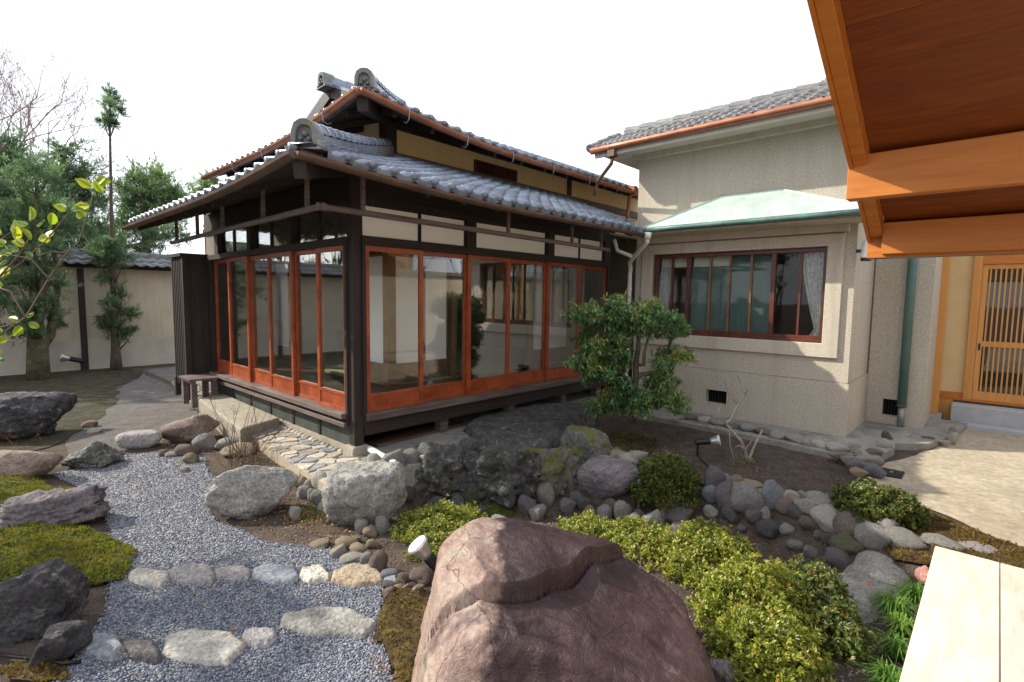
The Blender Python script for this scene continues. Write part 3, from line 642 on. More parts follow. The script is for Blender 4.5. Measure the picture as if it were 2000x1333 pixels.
wp.tube([(4.14, -1.06, e-.03), (4.14, -1.06, e-.12)], [.06, .05], 12)
wp.tube([(4.14, -1.06, e-.10), (4.16, -1.05, e-.16), (4.5, -.62, e-.36), (4.62, -.5, e-.42), (4.72, -.46, e-.50), (4.74, -.44, 2.0), (4.74, -.44, 1.0), (4.73, -.44, .34), (4.70, -.44, .30), (4.52, -.42, .29)], .034, 12)
wp.tube([(4.38, -.35, e-.06), (4.40, -.40, e-.24), (4.46, -.66, e-.34)], .03, 10)
wp.build('white_downpipe', W['whitepipe'], house, smooth=True)
for z in (1.75, .95): MB().lathe([(.041, -.02), (.043, 0), (.041, .02)], (4.74, -.44, z), (0, 0, 1), 12).build('pipe_collar', W['whitepipe'], house)
# ---- rafters, eave beams, hanging rail
for x in np.arange(.25, 4.7, .46): MB().bar((x, -.93, float(zl(x, -.93))-.095), (x, 1.2, float(zl(max(x, 1.2), 1.2))-.095 if x > 1.2 else float(zl(x, min(x, 1.2)))-.095), .05, .06).build('rafter', W['dark'], house) if x > 1.2 else MB().bar((x, -.93, float(zl(x, -.93))-.095), (x, x-.02, float(zl(x, x-.02))-.095), .05, .06).build('rafter', W['dark'], house)
for y in np.arange(.25, 4.4, .46):
    t = min(y-.02, 1.2); MB().bar((-.93, y, float(zl(-.93, y))-.095), (t, y, float(zl(t, y))-.095), .05, .06).build('rafter', W['dark'], house)
MB().bar((-1.0, -1.0, 2.53), (1.2, 1.2, 3.27), .10, .14).build('hip_rafter', W['dark'], house)
MB().bar((.34, .34, 3.68), (1.3, 1.3, 3.97), .12, .16).build('hip_rafter', W['dark'], house)
for x in np.arange(.8, 6.3, .55): MB().bar((x, .4, float(zu(x, .4))-.11), (x, 1.32 if x > 1.3 else x-.02, float(zu(x, min(x, 1.32)))-.11), .055, .07).build('rafter', W['dark'], house)
for y in np.arange(.8, 5.1, .55): MB().bar((.4, y, float(zu(.4, y))-.11), (min(1.3, y-.02), y, float(zu(min(1.3, y), y))-.11), .055, .07).build('rafter', W['dark'], house)
MB().box(-.02, .01, 2.62, 4.82, .13, 2.84).build('eave_beam', W['darkx'], house)
MB().box(.01, .14, 2.62, .13, 4.6, 2.84).build('eave_beam', W['dark'], house)
MB().tube([(-.66, -.66, 2.335), (3.75, -.66, 2.30)], .028, 8).build('hanging_rail', W['weather'], house)
MB().tube([(-.66, -.70, 2.339), (-.66, 3.75, 2.30)], .028, 8).build('hanging_rail', W['weather'], house)
MB().tube([(-.70, -.66, 2.335), (-.62, -.66, 2.335)], .034, 8).build('rail_joint', W['weather'], house)
for x, y in ((-.27, -.66), (1.62, -.66), (2.85, -.66), (3.55, -.66), (-.66, -.40), (-.66, .55), (-.66, 1.7), (-.66, 2.6), (-.66, 3.5)):
    MB().box(x-.018, y-.014, 2.31, x+.018, y+.014, float(zl(x, y))-.05).build('rail_hanger', W['weather'], house)
box_part('eave_infill', (.10, .05, 2.841, 4.8, .07, 2.95), W['dark']); box_part('eave_infill', (.05, .10, 2.841, .07, 4.6, 2.95), W['dark'])
# ---- posts, beams and infill of the right-hand facade (y = 0)
box_part('corner_post', (.0, .0, .002, .115, .115, 2.64), W['dark'], bevel=.006)
box_part('post_trim', (.100, -.028, .19, .138, .0, 2.20), W['dark'])
box_part('post_trim', (-.028, .095, .21, .0, .138, 2.20), W['dark'])
bs = MB(); bs.add([(-.07, -.07, -.16), (.19, -.07, -.16), (.19, .19, -.16), (-.07, .19, -.16), (-.035, -.035, 0), (.155, -.035, 0), (.155, .155, 0), (-.035, .155, 0)], [(4, 5, 6, 7), (0, 1, 5, 4), (1, 2, 6, 5), (2, 3, 7, 6), (3, 0, 4, 7)])
bs.build('base_stone', W['granite'], house, bevel=.012)
box_part('threshold', (.12, -.075, .262, 4.80, .12, .342), W['weather'], bevel=.004)
box_part('floor_beam', (.116, -.02, .10, 4.80, .10, .260), W['darkx'])
box_part('head_beam', (.117, -.03, 2.118, 4.78, .09, 2.205), W['darkx'])
box_part('transom_beam', (.117, -.012, 2.545, 4.78, .09, 2.618), W['darkx'])
for a, b in ((1.565, 1.715), (3.14, 3.29), (4.64, 4.79)): box_part('post', (a, -.02, 2.206, b, .1, 2.544), W['dark'])
def panel(name, b, fr, mf, mp, ax, parent=house, pane='pane', kick=None):
    """framed panel: ax = axis along the wall (0: x, 1: y); b = (a0, a1, z0, z1, depth centre, thickness)"""
    a0, a1, z0, z1, c, t = b; mb = MB()
    def bx(m_, p0, p1, q0, q1, th, off=0):
        if ax == 0: m_.box(p0, c-th/2+off, q0, p1, c+th/2+off, q1)
        else: m_.box(c-th/2+off, p0, q0, c+th/2+off, p1, q1)
    bx(mb, a0, a0+fr, z0, z1, t); bx(mb, a1-fr, a1, z0, z1, t); bx(mb, a0+fr, a1-fr, z1-fr, z1, t*.96); lo = z0
    if kick: bx(mb, a0+fr, a1-fr, kick-.028, kick, t*1.02); bx(mb, a0+fr, a1-fr, z0, z0+.035, t*.96); lo = kick
    else: bx(mb, a0+fr, a1-fr, z0, z0+fr, t*.96); lo = z0+fr
    o = mb.build(name, mf, parent)
    p = MB(); bx(p, a0+fr, a1-fr, lo, z1-fr, .004 if pane == 'pane' else .01); p.build(pane, mp, o)
    if kick: kk = MB(); bx(kk, a0+fr, a1-fr, z0+.035, kick-.028, t*.5); kk.build('kick_panel', mf, o)
    return o
def sliding(name, b, ax, k):
    # one sheet of glass: a single face keeps the reflection clean
    return panel(name, b, .052, W['red'], W['glass'], ax, kick=k)
XB = [.140, .885, 1.605, 2.352, 3.175, 3.975, 4.765]
for i in range(6): sliding('sliding_glass_door', (XB[i]-(.012 if i else 0), XB[i+1]+.012, .345, 2.116, .012+(.038 if i % 2 else 0), .034), 0, .535)
YB = [.140, .775, 1.425, 2.11, 2.82, 3.56, 4.25]
for i in range(6): sliding('sliding_glass_door', (YB[i]-(.012 if i else 0), YB[i+1]+.012, .345, 2.116, .012+(.038 if i % 2 else 0), .034), 1, .545)
for a, b in ((.12, .862), (.878, 1.563), (1.717, 3.138), (3.292, 3.968), (3.982, 4.638)):
    panel('transom_panel', (a, b, 2.207, 2.543, .04, .03), .014, W['darkx'], W['transom'], 0, pane='paper')
# ---- left facade (x = 0)
box_part('threshold', (-.085, .12, .285, .12, 4.3, .343), W['weather'], bevel=.004)
box_part('lower_rail', (-.055, .12, .190, .02, 4.3, .240), W['weather'], bevel=.004)
box_part('floor_beam', (.0, .117, .235, .1, 4.3, .284), W['dark'])
y = .15
for i in range(6):
    y1 = y+.685; box_part('skirting_board', (.03, y, -.03, .05, y1-.012, .19), W['board']); box_part('batten', (.018, y1-.03, -.03, .03, y1+.02, .19), W['dark']) if i < 5 else None; y = y1
box_part('ground_sill', (-.02, .13, -.085, .07, 4.3, -.032), W['granite'])
box_part('head_beam', (-.03, .117, 2.118, .09, 4.6, 2.190), W['dark'])
box_part('transom_beam', (-.012, .117, 2.545, .09, 4.6, 2.618), W['dark'])
for a, b in ((.14, .76), (.775, 1.36), (1.50, 2.05), (2.065, 2.62), (2.76, 3.36), (3.375, 3.90)):
    panel('transom_window', (a, b, 2.192, 2.543, .04, .03), .016, W['dark'], W['glass'], 1)
for a, b in ((1.37, 1.49), (2.63, 2.75), (3.91, 4.06)): box_part('post', (-.02, a, 2.192, .1, b, 2.543), W['dark'])
box_part('plaster_infill', (.03, 4.07, 2.192, .07, 4.6, 2.543), W['inner'])
box_part('end_post', (-.02, 4.30, -.08, .1, 4.42, 2.117), W['dark'])
# cobbles under the ground sill
for i in range(22):
    yy = .22+i*.095; s = Vector((random.uniform(.03, .045), random.uniform(.038, .047), random.uniform(.02, .03)))
    mb = MB(); mb.lathe([(.55, -.9), (1, -.2), (.92, .4), (.5, .85), (.1, 1)], (0, 0, 0), (0, 0, 1), 8)
    mb.v = [(v[0]*s.x-.045, v[1]*s.y+yy, v[2]*s.z-.088) for v in mb.v]; mb.build('sill_cobble', W['flag'], house, smooth=True)
# crawl space: stub posts, back boards
for x in (1.2, 2.42, 3.62, 4.6): box_part('floor_post', (x, .05, -.08, x+.12, .17, .10), W['weather'])
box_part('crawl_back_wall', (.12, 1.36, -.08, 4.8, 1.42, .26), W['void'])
# ---- shutter box (dark ribbed boards) at the far end of the left facade
sb = MB().box(-.34, 4.44, .20, -.30, 5.05, 2.16).build('shutter_box', W['dark'], house)
for i in range(7):
    y = 4.46+i*.092; MB().box(-.358, y, .12, -.341, y+.045, 2.14).build('batten', W['dark'], sb)
MB().box(-.40, 4.40, 2.16, .0, 5.10, 2.21).build('shutter_box_cap', W['dark'], sb)
MB().box(-.30, 4.43, .20, .0, 4.46, 2.16).build('shutter_box_side', W['dark'], sb)
MB().box(-.30, 5.02, .20, .0, 5.05, 2.16).build('shutter_box_side', W['dark'], sb)
for yy in (4.40, 5.02): MB().box(-.37, yy, -.10, -.29, yy+.08, 2.16 if yy < 5 else .2).build('shutter_box_post', W['dark'], sb)
# ---- interior: corridor floor, tatami room, screens, ceiling
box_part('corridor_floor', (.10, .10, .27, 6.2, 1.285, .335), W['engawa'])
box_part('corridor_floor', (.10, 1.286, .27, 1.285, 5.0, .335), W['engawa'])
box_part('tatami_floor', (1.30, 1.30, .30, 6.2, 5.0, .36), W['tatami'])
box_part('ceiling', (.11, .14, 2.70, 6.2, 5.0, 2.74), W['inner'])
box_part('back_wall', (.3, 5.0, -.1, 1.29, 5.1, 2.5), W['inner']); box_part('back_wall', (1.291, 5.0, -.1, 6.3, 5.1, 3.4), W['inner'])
box_part('side_wall', (6.2, .1, -.1, 6.3, 4.99, 2.72), W['inner'])
box_part('end_panel', (4.80, .02, -.05, 4.88, .10, 2.6), W['dark'])
for b in ((1.24, 1.24, .335, 1.36, 1.36, 2.70), (2.40, 1.25, .335, 2.50, 1.35, 2.70), (4.22, 1.25, .335, 4.32, 1.35, 2.70)): box_part('inner_post', b, W['mull'])
box_part('inner_lintel', (1.361, 1.27, 2.17, 6.2, 1.33, 2.27), W['dark'])
box_part('inner_lintel', (1.27, 1.361, 2.17, 1.33, 5.0, 2.27), W['dark'])
box_part('inner_frieze', (1.361, 1.285, 2.271, 6.2, 1.315, 2.70), W['inner'])
box_part('inner_frieze', (1.285, 1.361, 2.271, 1.315, 5.0, 2.70), W['inner'])
def shoji(a0, a1, ax, c):
    o = panel('paper_screen', (a0, a1, .362, 2.168, c, .03), .028, W['mull'], W['paper'], ax, pane='paper', kick=.64)
    g = MB()
    for k in range(1, 3):
        p = a0+(a1-a0)*k/3
        g.box(p-.004, c+.006, .66, p+.004, c+.014, 2.14) if ax == 0 else g.box(c+.006, p-.004, .66, c+.014, p+.004, 2.14)
    for k in range(1, 7):
        z = .64+1.5*k/7
        g.box(a0+.03, c+.0065, z-.004, a1-.03, c+.0135, z+.004) if ax == 0 else g.box(c+.0065, a0+.03, z-.004, c+.0135, a1-.03, z+.004)
    g.build('lattice', W['mull'], o)
for a, b, c in ((1.365, 1.845, 1.285), (1.90, 2.36, 1.315), (4.325, 4.74, 1.285), (4.78, 5.42, 1.315)): shoji(a, b, 0, c)
for a, b, c in ((1.365, 1.93, 1.285), (4.40, 4.98, 1.285)): shoji(a, b, 1, c)
# ---- upper wall band
box_part('upper_wall', (1.30, 1.285, 2.6, 8.0, 1.36, 4.0), W['plasterY'])
box_part('upper_wall', (1.285, 1.362, 3.40, 1.36, 5.0, 4.0), W['plasterY'])
box_part('upper_post', (1.22, 1.22, 3.40, 1.39, 1.39, 4.02), W['dark'])
box_part('upper_post', (5.27, 1.255, 3.45, 5.38, 1.284, 4.0), W['dark'])
box_part('flashing_board', (1.391, 1.225, 3.40, 8.0, 1.284, 3.53), W['weather'])
box_part('upper_beam', (1.391, 1.24, 3.845, 8.0, 1.284, 4.02), W['darkx'])
v = MB().box(2.86, 1.255, 3.535, 3.84, 1.284, 3.735).build('wall_vent', W['winred'], house)
MB().box(2.90, 1.249, 3.555, 3.80, 1.254, 3.71).build('vent_gap', W['void'], v)
for i in range(17): MB().box(2.915+i*.053, 1.240, 3.556, 2.937+i*.053, 1.2485, 3.709).build('vent_bar', W['winred'], v)
# ---- bench and planks by the house
bench = thing('slatted_bench', 'small weathered slatted step bench beside the shutter box', 'bench', (-.34, 4.1, float(gz(-.34, 4.1))))
for i in range(6): MB().box(-.50, 3.80+i*.092, .285, -.10, 3.88+i*.092, .315).build('slat', W['weather'], bench)
for x in (-.46, -.18): MB().box(x, 3.80, .235, x+.05, 4.34, .284).build('rail', W['weather'], bench)
for x in (-.465, -.185):
    for y in (3.82, 4.24): MB().box(x, y, -.12, x+.075, y+.075, .234).build('leg', W['weather'], bench)
for i, (a, b, lab) in enumerate((((.30, .12), (1.72, .20), 'brown plank lying under the veranda, outermost of its pile'), ((.25, .32), (1.5, .42), 'brown plank lying under the veranda, inside the outermost one'))):
    o = MB().bar((a[0], a[1], -.066), (b[0], b[1], -.066), .16, .03).build('plank', W['plank' if i == 0 else 'dark'], None); tag(o, lab, 'plank', 'planks under the veranda')
o = MB().tube([(.12, -.10, -.03), (.06, -.66, -.05)], .036, 14, cap=False); o.tube([(.06, -.66, -.05), (.12, -.10, -.03)], .030, 14, cap=False)
tag(o.build('drain_pipe', W['whitepipe'], smooth=True), 'white plastic drain pipe lying beside the corner post stone', 'pipe')
# ================================================================== rendered western-style wing
wing = thing('rendered_wing', 'grey pebbledash wing with wide timber window under a green copper canopy', 'building', (4.9, -2, -.2))
WX, Y0, Y1 = 4.9, -3.53, -.455
def wp_(name, b, mat, par=None, bevel=0): return MB().box(*b).build(name, mat, par or wing, bevel=bevel)
wy0, wy1, wz0, wz1 = -3.22, -.77, 1.05, 2.30
vy0, vy1, vz0, vz1 = -2.03, -1.72, .05, .25     # vent in the plinth
mb = MB()
for x, flip in ((WX, 0), (WX+.22, 1)):
    ys = [Y0, wy0, vy0, vy1, wy1, Y1]; zs = [.56, wz0, wz1, 4.05]
    for i in range(5):
        for j in range(3):
            if 1 <= i <= 3 and j == 1: continue
            q = [(x, ys[i], zs[j]), (x, ys[i+1], zs[j]), (x, ys[i+1], zs[j+1]), (x, ys[i], zs[j+1])]
            mb.add(q if flip else q[::-1], [(0, 1, 2, 3)])
a = [(wy0, wz0), (wy1, wz0), (wy1, wz1), (wy0, wz1)]
for k in range(4):
    (p, q), (r_, s) = a[k], a[(k+1) % 4]; mb.add([(WX, p, q), (WX, r_, s), (WX+.22, r_, s), (WX+.22, p, q)], [(0, 1, 2, 3)])
for y in (Y0, Y1): mb.add([(WX, y, .56), (WX+4, y, .56), (WX+4, y, 4.05), (WX, y, 4.05)], [(0, 1, 2, 3)])
mb.build('wall', W['stucco'], wing)
mb = MB(); x = WX-.016
ys = [Y0-.016, vy0, vy1, Y1]; zs = [-.35, vz0, vz1, .555]
for i in range(3):
    for j in range(3):
        if i == 1 and j == 1: continue
        mb.add([(x, ys[i], zs[j]), (x, ys[i], zs[j+1]), (x, ys[i+1], zs[j+1]), (x, ys[i+1], zs[j])], [(0, 1, 2, 3)])
a = [(vy0, vz0), (vy1, vz0), (vy1, vz1), (vy0, vz1)]
for k in range(4):
    (p, q), (r_, s) = a[k], a[(k+1) % 4]; mb.add([(x, p, q), (x, r_, s), (x+.2, r_, s), (x+.2, p, q)], [(0, 1, 2, 3)])
mb.add([(x, ys[0], .555), (x, Y1, .555), (WX+.05, Y1, .555), (WX+.05, ys[0], .555)], [(0, 1, 2, 3)])
mb.add([(x, ys[0], -.35), (6.4, ys[0], -.35), (6.4, ys[0], .555), (x, ys[0], .555)], [(0, 1, 2, 3)])
mb.add([(x, ys[0], .555), (6.4, ys[0], .555), (6.4, Y0+.01, .555), (x, Y0+.01, .555)], [(3, 2, 1, 0)])
mb.build('plinth', W['stucco'], wing)
def vent(b, nb):
    o = wp_('vent_opening', b, W['void']); x0, a0, z0, x1, a1, z1 = b
    for k in range(nb): yy = a0+(a1-a0)*(k+.5)/nb; MB().tube([(x0-.02, yy, z0), (x0-.02, yy, z1)], .005, 6).build('vent_bar', W['black'], o)
vent((WX+.10, vy0+.001, vz0+.001, WX+.16, vy1-.001, vz1-.001), 7)
# room behind the window
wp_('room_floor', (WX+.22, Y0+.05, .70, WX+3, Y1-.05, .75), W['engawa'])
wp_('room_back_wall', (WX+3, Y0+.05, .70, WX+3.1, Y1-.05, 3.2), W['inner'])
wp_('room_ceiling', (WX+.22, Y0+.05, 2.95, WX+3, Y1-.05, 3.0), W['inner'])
# window surround, stepped
for nm, o, pr in (('window_surround', .185, .045),):
    mb = MB(); A = [(wy0-o, wz0-o), (wy1+o, wz0-o), (wy1+o, wz1+o-.03), (wy0-o, wz1+o-.03)]; B = [(wy0, wz0), (wy1, wz0), (wy1, wz1), (wy0, wz1)]
    v = [(WX-.001, y, z) for y, z in A]+[(WX-pr, y, z) for y, z in A]+[(WX-pr, y, z) for y, z in B]+[(WX+.02, y, z) for y, z in B]
    mb.add(v, [(i+4*l, (i+1) % 4+4*l, 4+(i+1) % 4+4*l, 4+i+4*l) for l in range(3) for i in range(4)]); mb.build(nm, W['stuccosm'], wing, bevel=.006)
wf = MB(); xo = WX+.03
for b in ((wy0+.002, wz0+.002, wy1-.002, wz0+.085), (wy0+.002, wz1-.06, wy1-.002, wz1-.002), (wy0+.002, wz0+.085, wy0+.05, wz1-.06), (wy1-.05, wz0+.085, wy1-.002, wz1-.06)):
    wf.box(xo, b[0], b[1], xo+.09, b[2], b[3])
wf.box(WX-.02, wy0+.003, wz0+.003, xo-.001, wy1-.003, wz0+.035)
window = wf.build('window', W['winred'], wing, bevel=.004)
def yat(px): return float(onp(px, 570, 0, WX+.06)[1])
MU = [(1312, .022, 'winred'), (1343, .05, 'winred'), (1386, .022, 'mull'), (1424, .022, 'mull'), (1466, .026, 'mull'), (1509, .055, 'winred'), (1562, .028, 'winred')]
for px, w_, mt in MU:
    yy = yat(px); MB().box(xo+.012, yy-w_/2, wz0+.086, xo+.075, yy+w_/2, wz1-.061).build('mullion', W[mt], window)
edges = [wy1-.05]+[yat(m_[0]) for m_ in MU]+[wy0+.05]; wid = [0]+[m_[1]/2 for m_ in MU]+[0]
for i in range(8):
    MB().box(xo+.04, edges[i+1]+wid[i+1]+.001, wz0+.087, xo+.044, edges[i]-wid[i]-.001, wz1-.062).build('pane', W['glasswing'], window)
MB().box(WX+.20, edges[6]+.0, wz0+.05, WX+.205, edges[2], wz1-.05).build('roller_blind', W['blind'], window)
for a, b in ((edges[4]+.03, edges[2]-.03), (edges[2]+.03, edges[0]-.0)): MB().box(WX+.186, a, wz1-.20, WX+.192, b, wz1-.055).build('blind_heading', W['blindtop'], window)
def curtain(yc, ytop, w0, w1, zt, zb, name='curtain'):
    v = []; f = []; n = 26; m = 12
    for j in range(m+1):
        t = j/m; g = math.sin(t*PI)**2*.0; wd = w0+(w1-w0)*t**1.2; c_ = ytop+(yc-ytop)*t**1.3
        for i in range(n+1): s = i/n-.5; v.append((WX+.16+.018*math.sin(i*1.35+t*2), c_+s*wd, zt+(zb-zt)*t))
    for j in range(m):
        for i in range(n): f.append((j*(n+1)+i, j*(n+1)+i+1, (j+1)*(n+1)+i+1, (j+1)*(n+1)+i))
    MB().add(v, f).build(name, W['lace'], window, smooth=True)
curtain(wy0+.09, wy0+.19, .32, .11, wz1-.05, wz0+.18); curtain(wy0+.11, wy0+.09, .10, .20, wz0+.19, wz0+.07)
curtain(wy1-.10, wy1-.16, .20, .14, wz1-.19, wz0+.09)
# upper cornice, soffit, gutter, tile roof
wp_('soffit', (4.40, -4.10, 3.90, 4.898, .02, 3.94), W['cornice']); wp_('soffit', (4.90, -.453, 3.90, 9, .02, 3.94), W['cornice'])
wp_('cornice_board', (4.36, -4.12, 3.84, 4.399, .05, 3.99), W['cornice']); wp_('cornice_moulding', (4.80, -3.60, 3.82, 4.899, -.40, 3.899), W['stuccosm'])
gt = MB()
for y0, y1 in ((-4.1, .08),):
    gt.tube([(4.31, y, 3.945) for y in np.linspace(y0, y1, 8)], .052, 10)
gt.build('gutter', W['copper'], wing, smooth=True)
for y in (-.8, -1.6, -2.4, -3.2): MB().bar((4.25, y, 3.99), (4.37, y, 4.01), .02, .006).build('gutter_strap', W['metalgrey'], wing)
RS = .46
def zw(x): return 3.97+RS*(x-4.33)
wr = MB(); wr.add([(4.33, -4.2, zw(4.33)), (5.35, -4.2, zw(5.35)), (5.35, .12, zw(5.35)), (4.33, .12, zw(4.33)), (4.33, -4.2, zw(4.33)-.05), (5.35, -4.2, zw(5.35)-.05), (5.35, .12, zw(5.35)-.05), (4.33, .12, zw(4.33)-.05)], [(0, 1, 2, 3), (7, 6, 5, 4), (0, 3, 7, 4), (3, 2, 6, 7), (0, 4, 5, 1)])
wroof = wr.build('tile_roof', W['dark'], wing)
TO = use(TILE, W['tileold'], 'old_roof_tile'); TE = use(ETILE, W['tileold'], 'old_eave_tile')
for j in range(5):
    for i in range(19):
        y = .02-i*TW; x = 4.30+.208*j; put_tile(TE if j == 0 else TO, (x, y, zw(x)+.014), -PI/2, RS, wroof)
# verge tiles on the near edge of that roof and the ridge with a finial beyond
for i in range(3): MB().tube([(4.32+.29*i, .13, zw(4.32+.29*i)+.035), (4.62+.29*i, .13, zw(4.62+.29*i)+.03)], [.065, .055], 8).build('verge_tile', W['tileold'], wroof)
MB().box(5.27, -4.2, zw(5.3)-.06, 5.45, .10, zw(5.3)+.06).build('ridge_course', W['tileold'], wroof, bevel=.015)
for i in range(14): y = .08-.3*i; MB().tube([(5.36, y, zw(5.3)+.07), (5.36, y-.29, zw(5.3)+.06)], [.085, .075], 10).build('ridge_cap', W['tileold'], wroof)
mb = MB(); z0 = zw(5.3); mb.add([(5.46, -2.9, z0-.05), (6.4, -2.9, z0+.42), (6.4, -4.2, z0+.42), (5.46, -4.2, z0-.05), (5.46, -2.9, z0-.2), (6.4, -2.9, z0-.2)], [(0, 1, 2, 3), (0, 4, 5, 1)]); mb.build('rear_roof', W['tileold'], wroof)
for j in range(4):
    for i in range(6): x = 5.47+.208*j; put_tile(TO, (x, -2.98-i*TW, z0-.04+.5*(x-5.46)), -PI/2, .5, wroof)
MB().lathe([(.12, 0), (.14, .05), (.09, .12), (.11, .16), (.05, .21), (.075, .26), (.02, .33)], (6.2, -2.86, z0+.30), (0, 0, 1), 12).build('roof_finial', W['tileold'], wroof, smooth=True)
# copper downpipe from that gutter
MB().box(4.28, -.36, 3.80, 4.40, -.24, 3.95).build('rainwater_head', W['copperdk'], wing)
MB().tube([(4.34, -.30, 3.80), (4.34, -.28, 3.70), (4.55, .10, 3.52), (4.57, .16, 3.40), (4.57, .17, 3.30)], .03, 10).build('downpipe', W['copperdk'], wing, smooth=True)
# copper canopy over the window
E1, E2, W1, W2, T1, T2 = (4.36, -.86, 2.66), (4.36, -3.80, 2.66), (4.895, -.50, 2.66), (4.895, -3.80, 2.66), (4.895, -1.80, 3.08), (4.895, -2.66, 3.08)
E3 = (4.895, -3.52, 2.70)
cn = MB(); lo = [(p[0], p[1], 2.60) for p in (E1, E2, W2, W1)]
cn.add([E1, E2, W2, W1, T1, T2]+lo, [(0, 4, 5), (0, 5, 1), (3, 4, 0), (1, 5, 2), (6, 7, 1, 0), (9, 6, 0, 3), (7, 8, 2, 1), (9, 8, 7, 6)])
can = cn.build('copper_canopy', W['patina'], wing)
def lerp(a, b, t): return tuple(a[i]+(b[i]-a[i])*t for i in range(3))
for a, b in ((E1, T1), (T1, T2), (T2, E2)): MB().bar(lerp(a, b, .0), b, .035, .03).build('hip_roll', W['patina'], can)
MB().tube([(4.32, y, 2.622) for y in np.linspace(-.82, -3.8, 6)], .038, 10).build('canopy_gutter', W['patinadk'], wing, smooth=True)
wp_('canopy_soffit', (4.37, -3.79, 2.565, 4.895, -.60, 2.598), W['stuccosm'])
wp_('canopy_corbel', (4.80, -3.45, 2.47, 4.897, -.55, 2.564), W['stuccosm'])
# set-back bay, its vent, green downpipe
BX = 6.2; by0, by1 = -4.215, -3.53; gy0, gy1, gz0, gz1 = -3.985, -3.745, -.02, .22
mb = MB(); ys = [by0, gy0, gy1, by1-.02]; zs = [-.35, gz0, gz1, 4.0]
for i in range(3):
    for j in range(3):
        if i == 1 and j == 1: continue
        mb.add([(BX, ys[i], zs[j]), (BX, ys[i], zs[j+1]), (BX, ys[i+1], zs[j+1]), (BX, ys[i+1], zs[j])], [(0, 1, 2, 3)])
a = [(gy0, gz0), (gy1, gz0), (gy1, gz1), (gy0, gz1)]
for k in range(4):
    (p, q), (r_, s) = a[k], a[(k+1) % 4]; mb.add([(BX, p, q), (BX, r_, s), (BX+.2, r_, s), (BX+.2, p, q)], [(0, 1, 2, 3)])
mb.add([(BX, by0, -.35), (BX+3, by0, -.35), (BX+3, by0, 4), (BX, by0, 4)], [(0, 1, 2, 3)])
mb.build('set_back_wall', W['stucco'], wing)
wp_('string_line', (BX-.008, by0+.001, .54, BX-.001, by1-.03, .555), W['stuccosm'])
vent((BX+.12, gy0+.001, gz0+.001, BX+.17, gy1-.001, gz1-.001), 6)
yd = float(onp(1772, 650, 0, 6.1)[1])
dpz = MB().tube([(6.10, yd, 3.6), (6.10, yd, .16)], .055, 12).build('green_downpipe', W['greenpipe'], wing, smooth=True)
MB().lathe([(.058, 0), (.066, .012), (.058, .024)], (6.10, yd, .15), (0, 0, 1), 12).build('pipe_collar', W['copperdk'], wing)
MB().tube([(6.10, yd, .15), (6.10, yd, -.14)], .04, 12).build('pipe_foot', W['metalgrey'], wing, smooth=True)
# wall lamp at the wing's corner
lm = thing('wall_lamp', 'white wall lamp with dark base on the corner of the rendered wing', 'lamp', (4.86, -3.62, 2.20))
c = (4.86, -3.64); q = onp(1690, 484, 1, -3.64)
MB().lathe([(.050, -.10), (.062, -.09), (.046, .10), (.040, .11)], (4.86, -3.64, 2.23), (0, 0, 1), 16).build('shade', W['lampwhite'], lm, smooth=False)
MB().lathe([(.052, -.135), (.058, -.13), (.056, -.101)], (4.86, -3.64, 2.23), (0, 0, 1), 16).build('base', W['black'], lm)
MB().box(4.85, -3.60, 2.20, 4.87, -3.531, 2.24).build('bracket', W['black'], lm)
# ================================================================== entrance screen beyond the wing
ent = thing('entrance_screen', 'new timber entrance with lattice sliding door above a grey stone step', 'entrance', (7.4, -4.7, -.2))
def ep(name, b, mat, par=None, bevel=0): return MB().box(*b).build(name, mat, par or ent, bevel=bevel)
EX = 7.6
ep('post', (7.24, -4.30, -.08, 7.40, -4.14, 3.4), W['orangev'], bevel=.006)
ep('post_stone', (7.20, -4.35, -.30, 7.44, -4.10, -.082), W['stepgrey'])
ep('side_wall', (7.41, -4.22, -.2, 9, -4.12, 3.2), W['inner'])
ep('side_panel', (EX+.02, -4.56, .23, EX+.06, -4.225, 3.0), W['plasterY'])
ep('bottom_rail', (EX-.02, -4.56, .15, EX+.08, -4.225, .228), W['orange'])
ep('jamb', (EX-.05, -4.66, .15, EX+.09, -4.562, 3.0), W['orangev'])
ep('lintel', (EX-.03, -6.6, 2.17, EX+.09, -4.662, 2.30), W['orange'])
ep('head_panel', (EX+.02, -6.6, 2.301, EX+.06, -4.662, 3.0), W['plasterY'])
ep('floor_sill', (EX-.06, -6.6, .125, EX+.12, -4.15, .149), W['orange'])
ep('dark_interior', (EX+1.6, -7, -.2, EX+1.7, -4.1, 3.2), W['inner'])
ep('stone_step', (7.22, -7, -.30, EX-.10, -4.45, .10), W['stepgrey'], bevel=.01)
ep('lower_step', (7.02, -7, -.34, 7.219, -4.58, -.14), W['stepgrey'], bevel=.01)
ep('foot_board', (EX-.10, -4.45, -.25, EX-.04, -4.23, .12), W['orangev'])
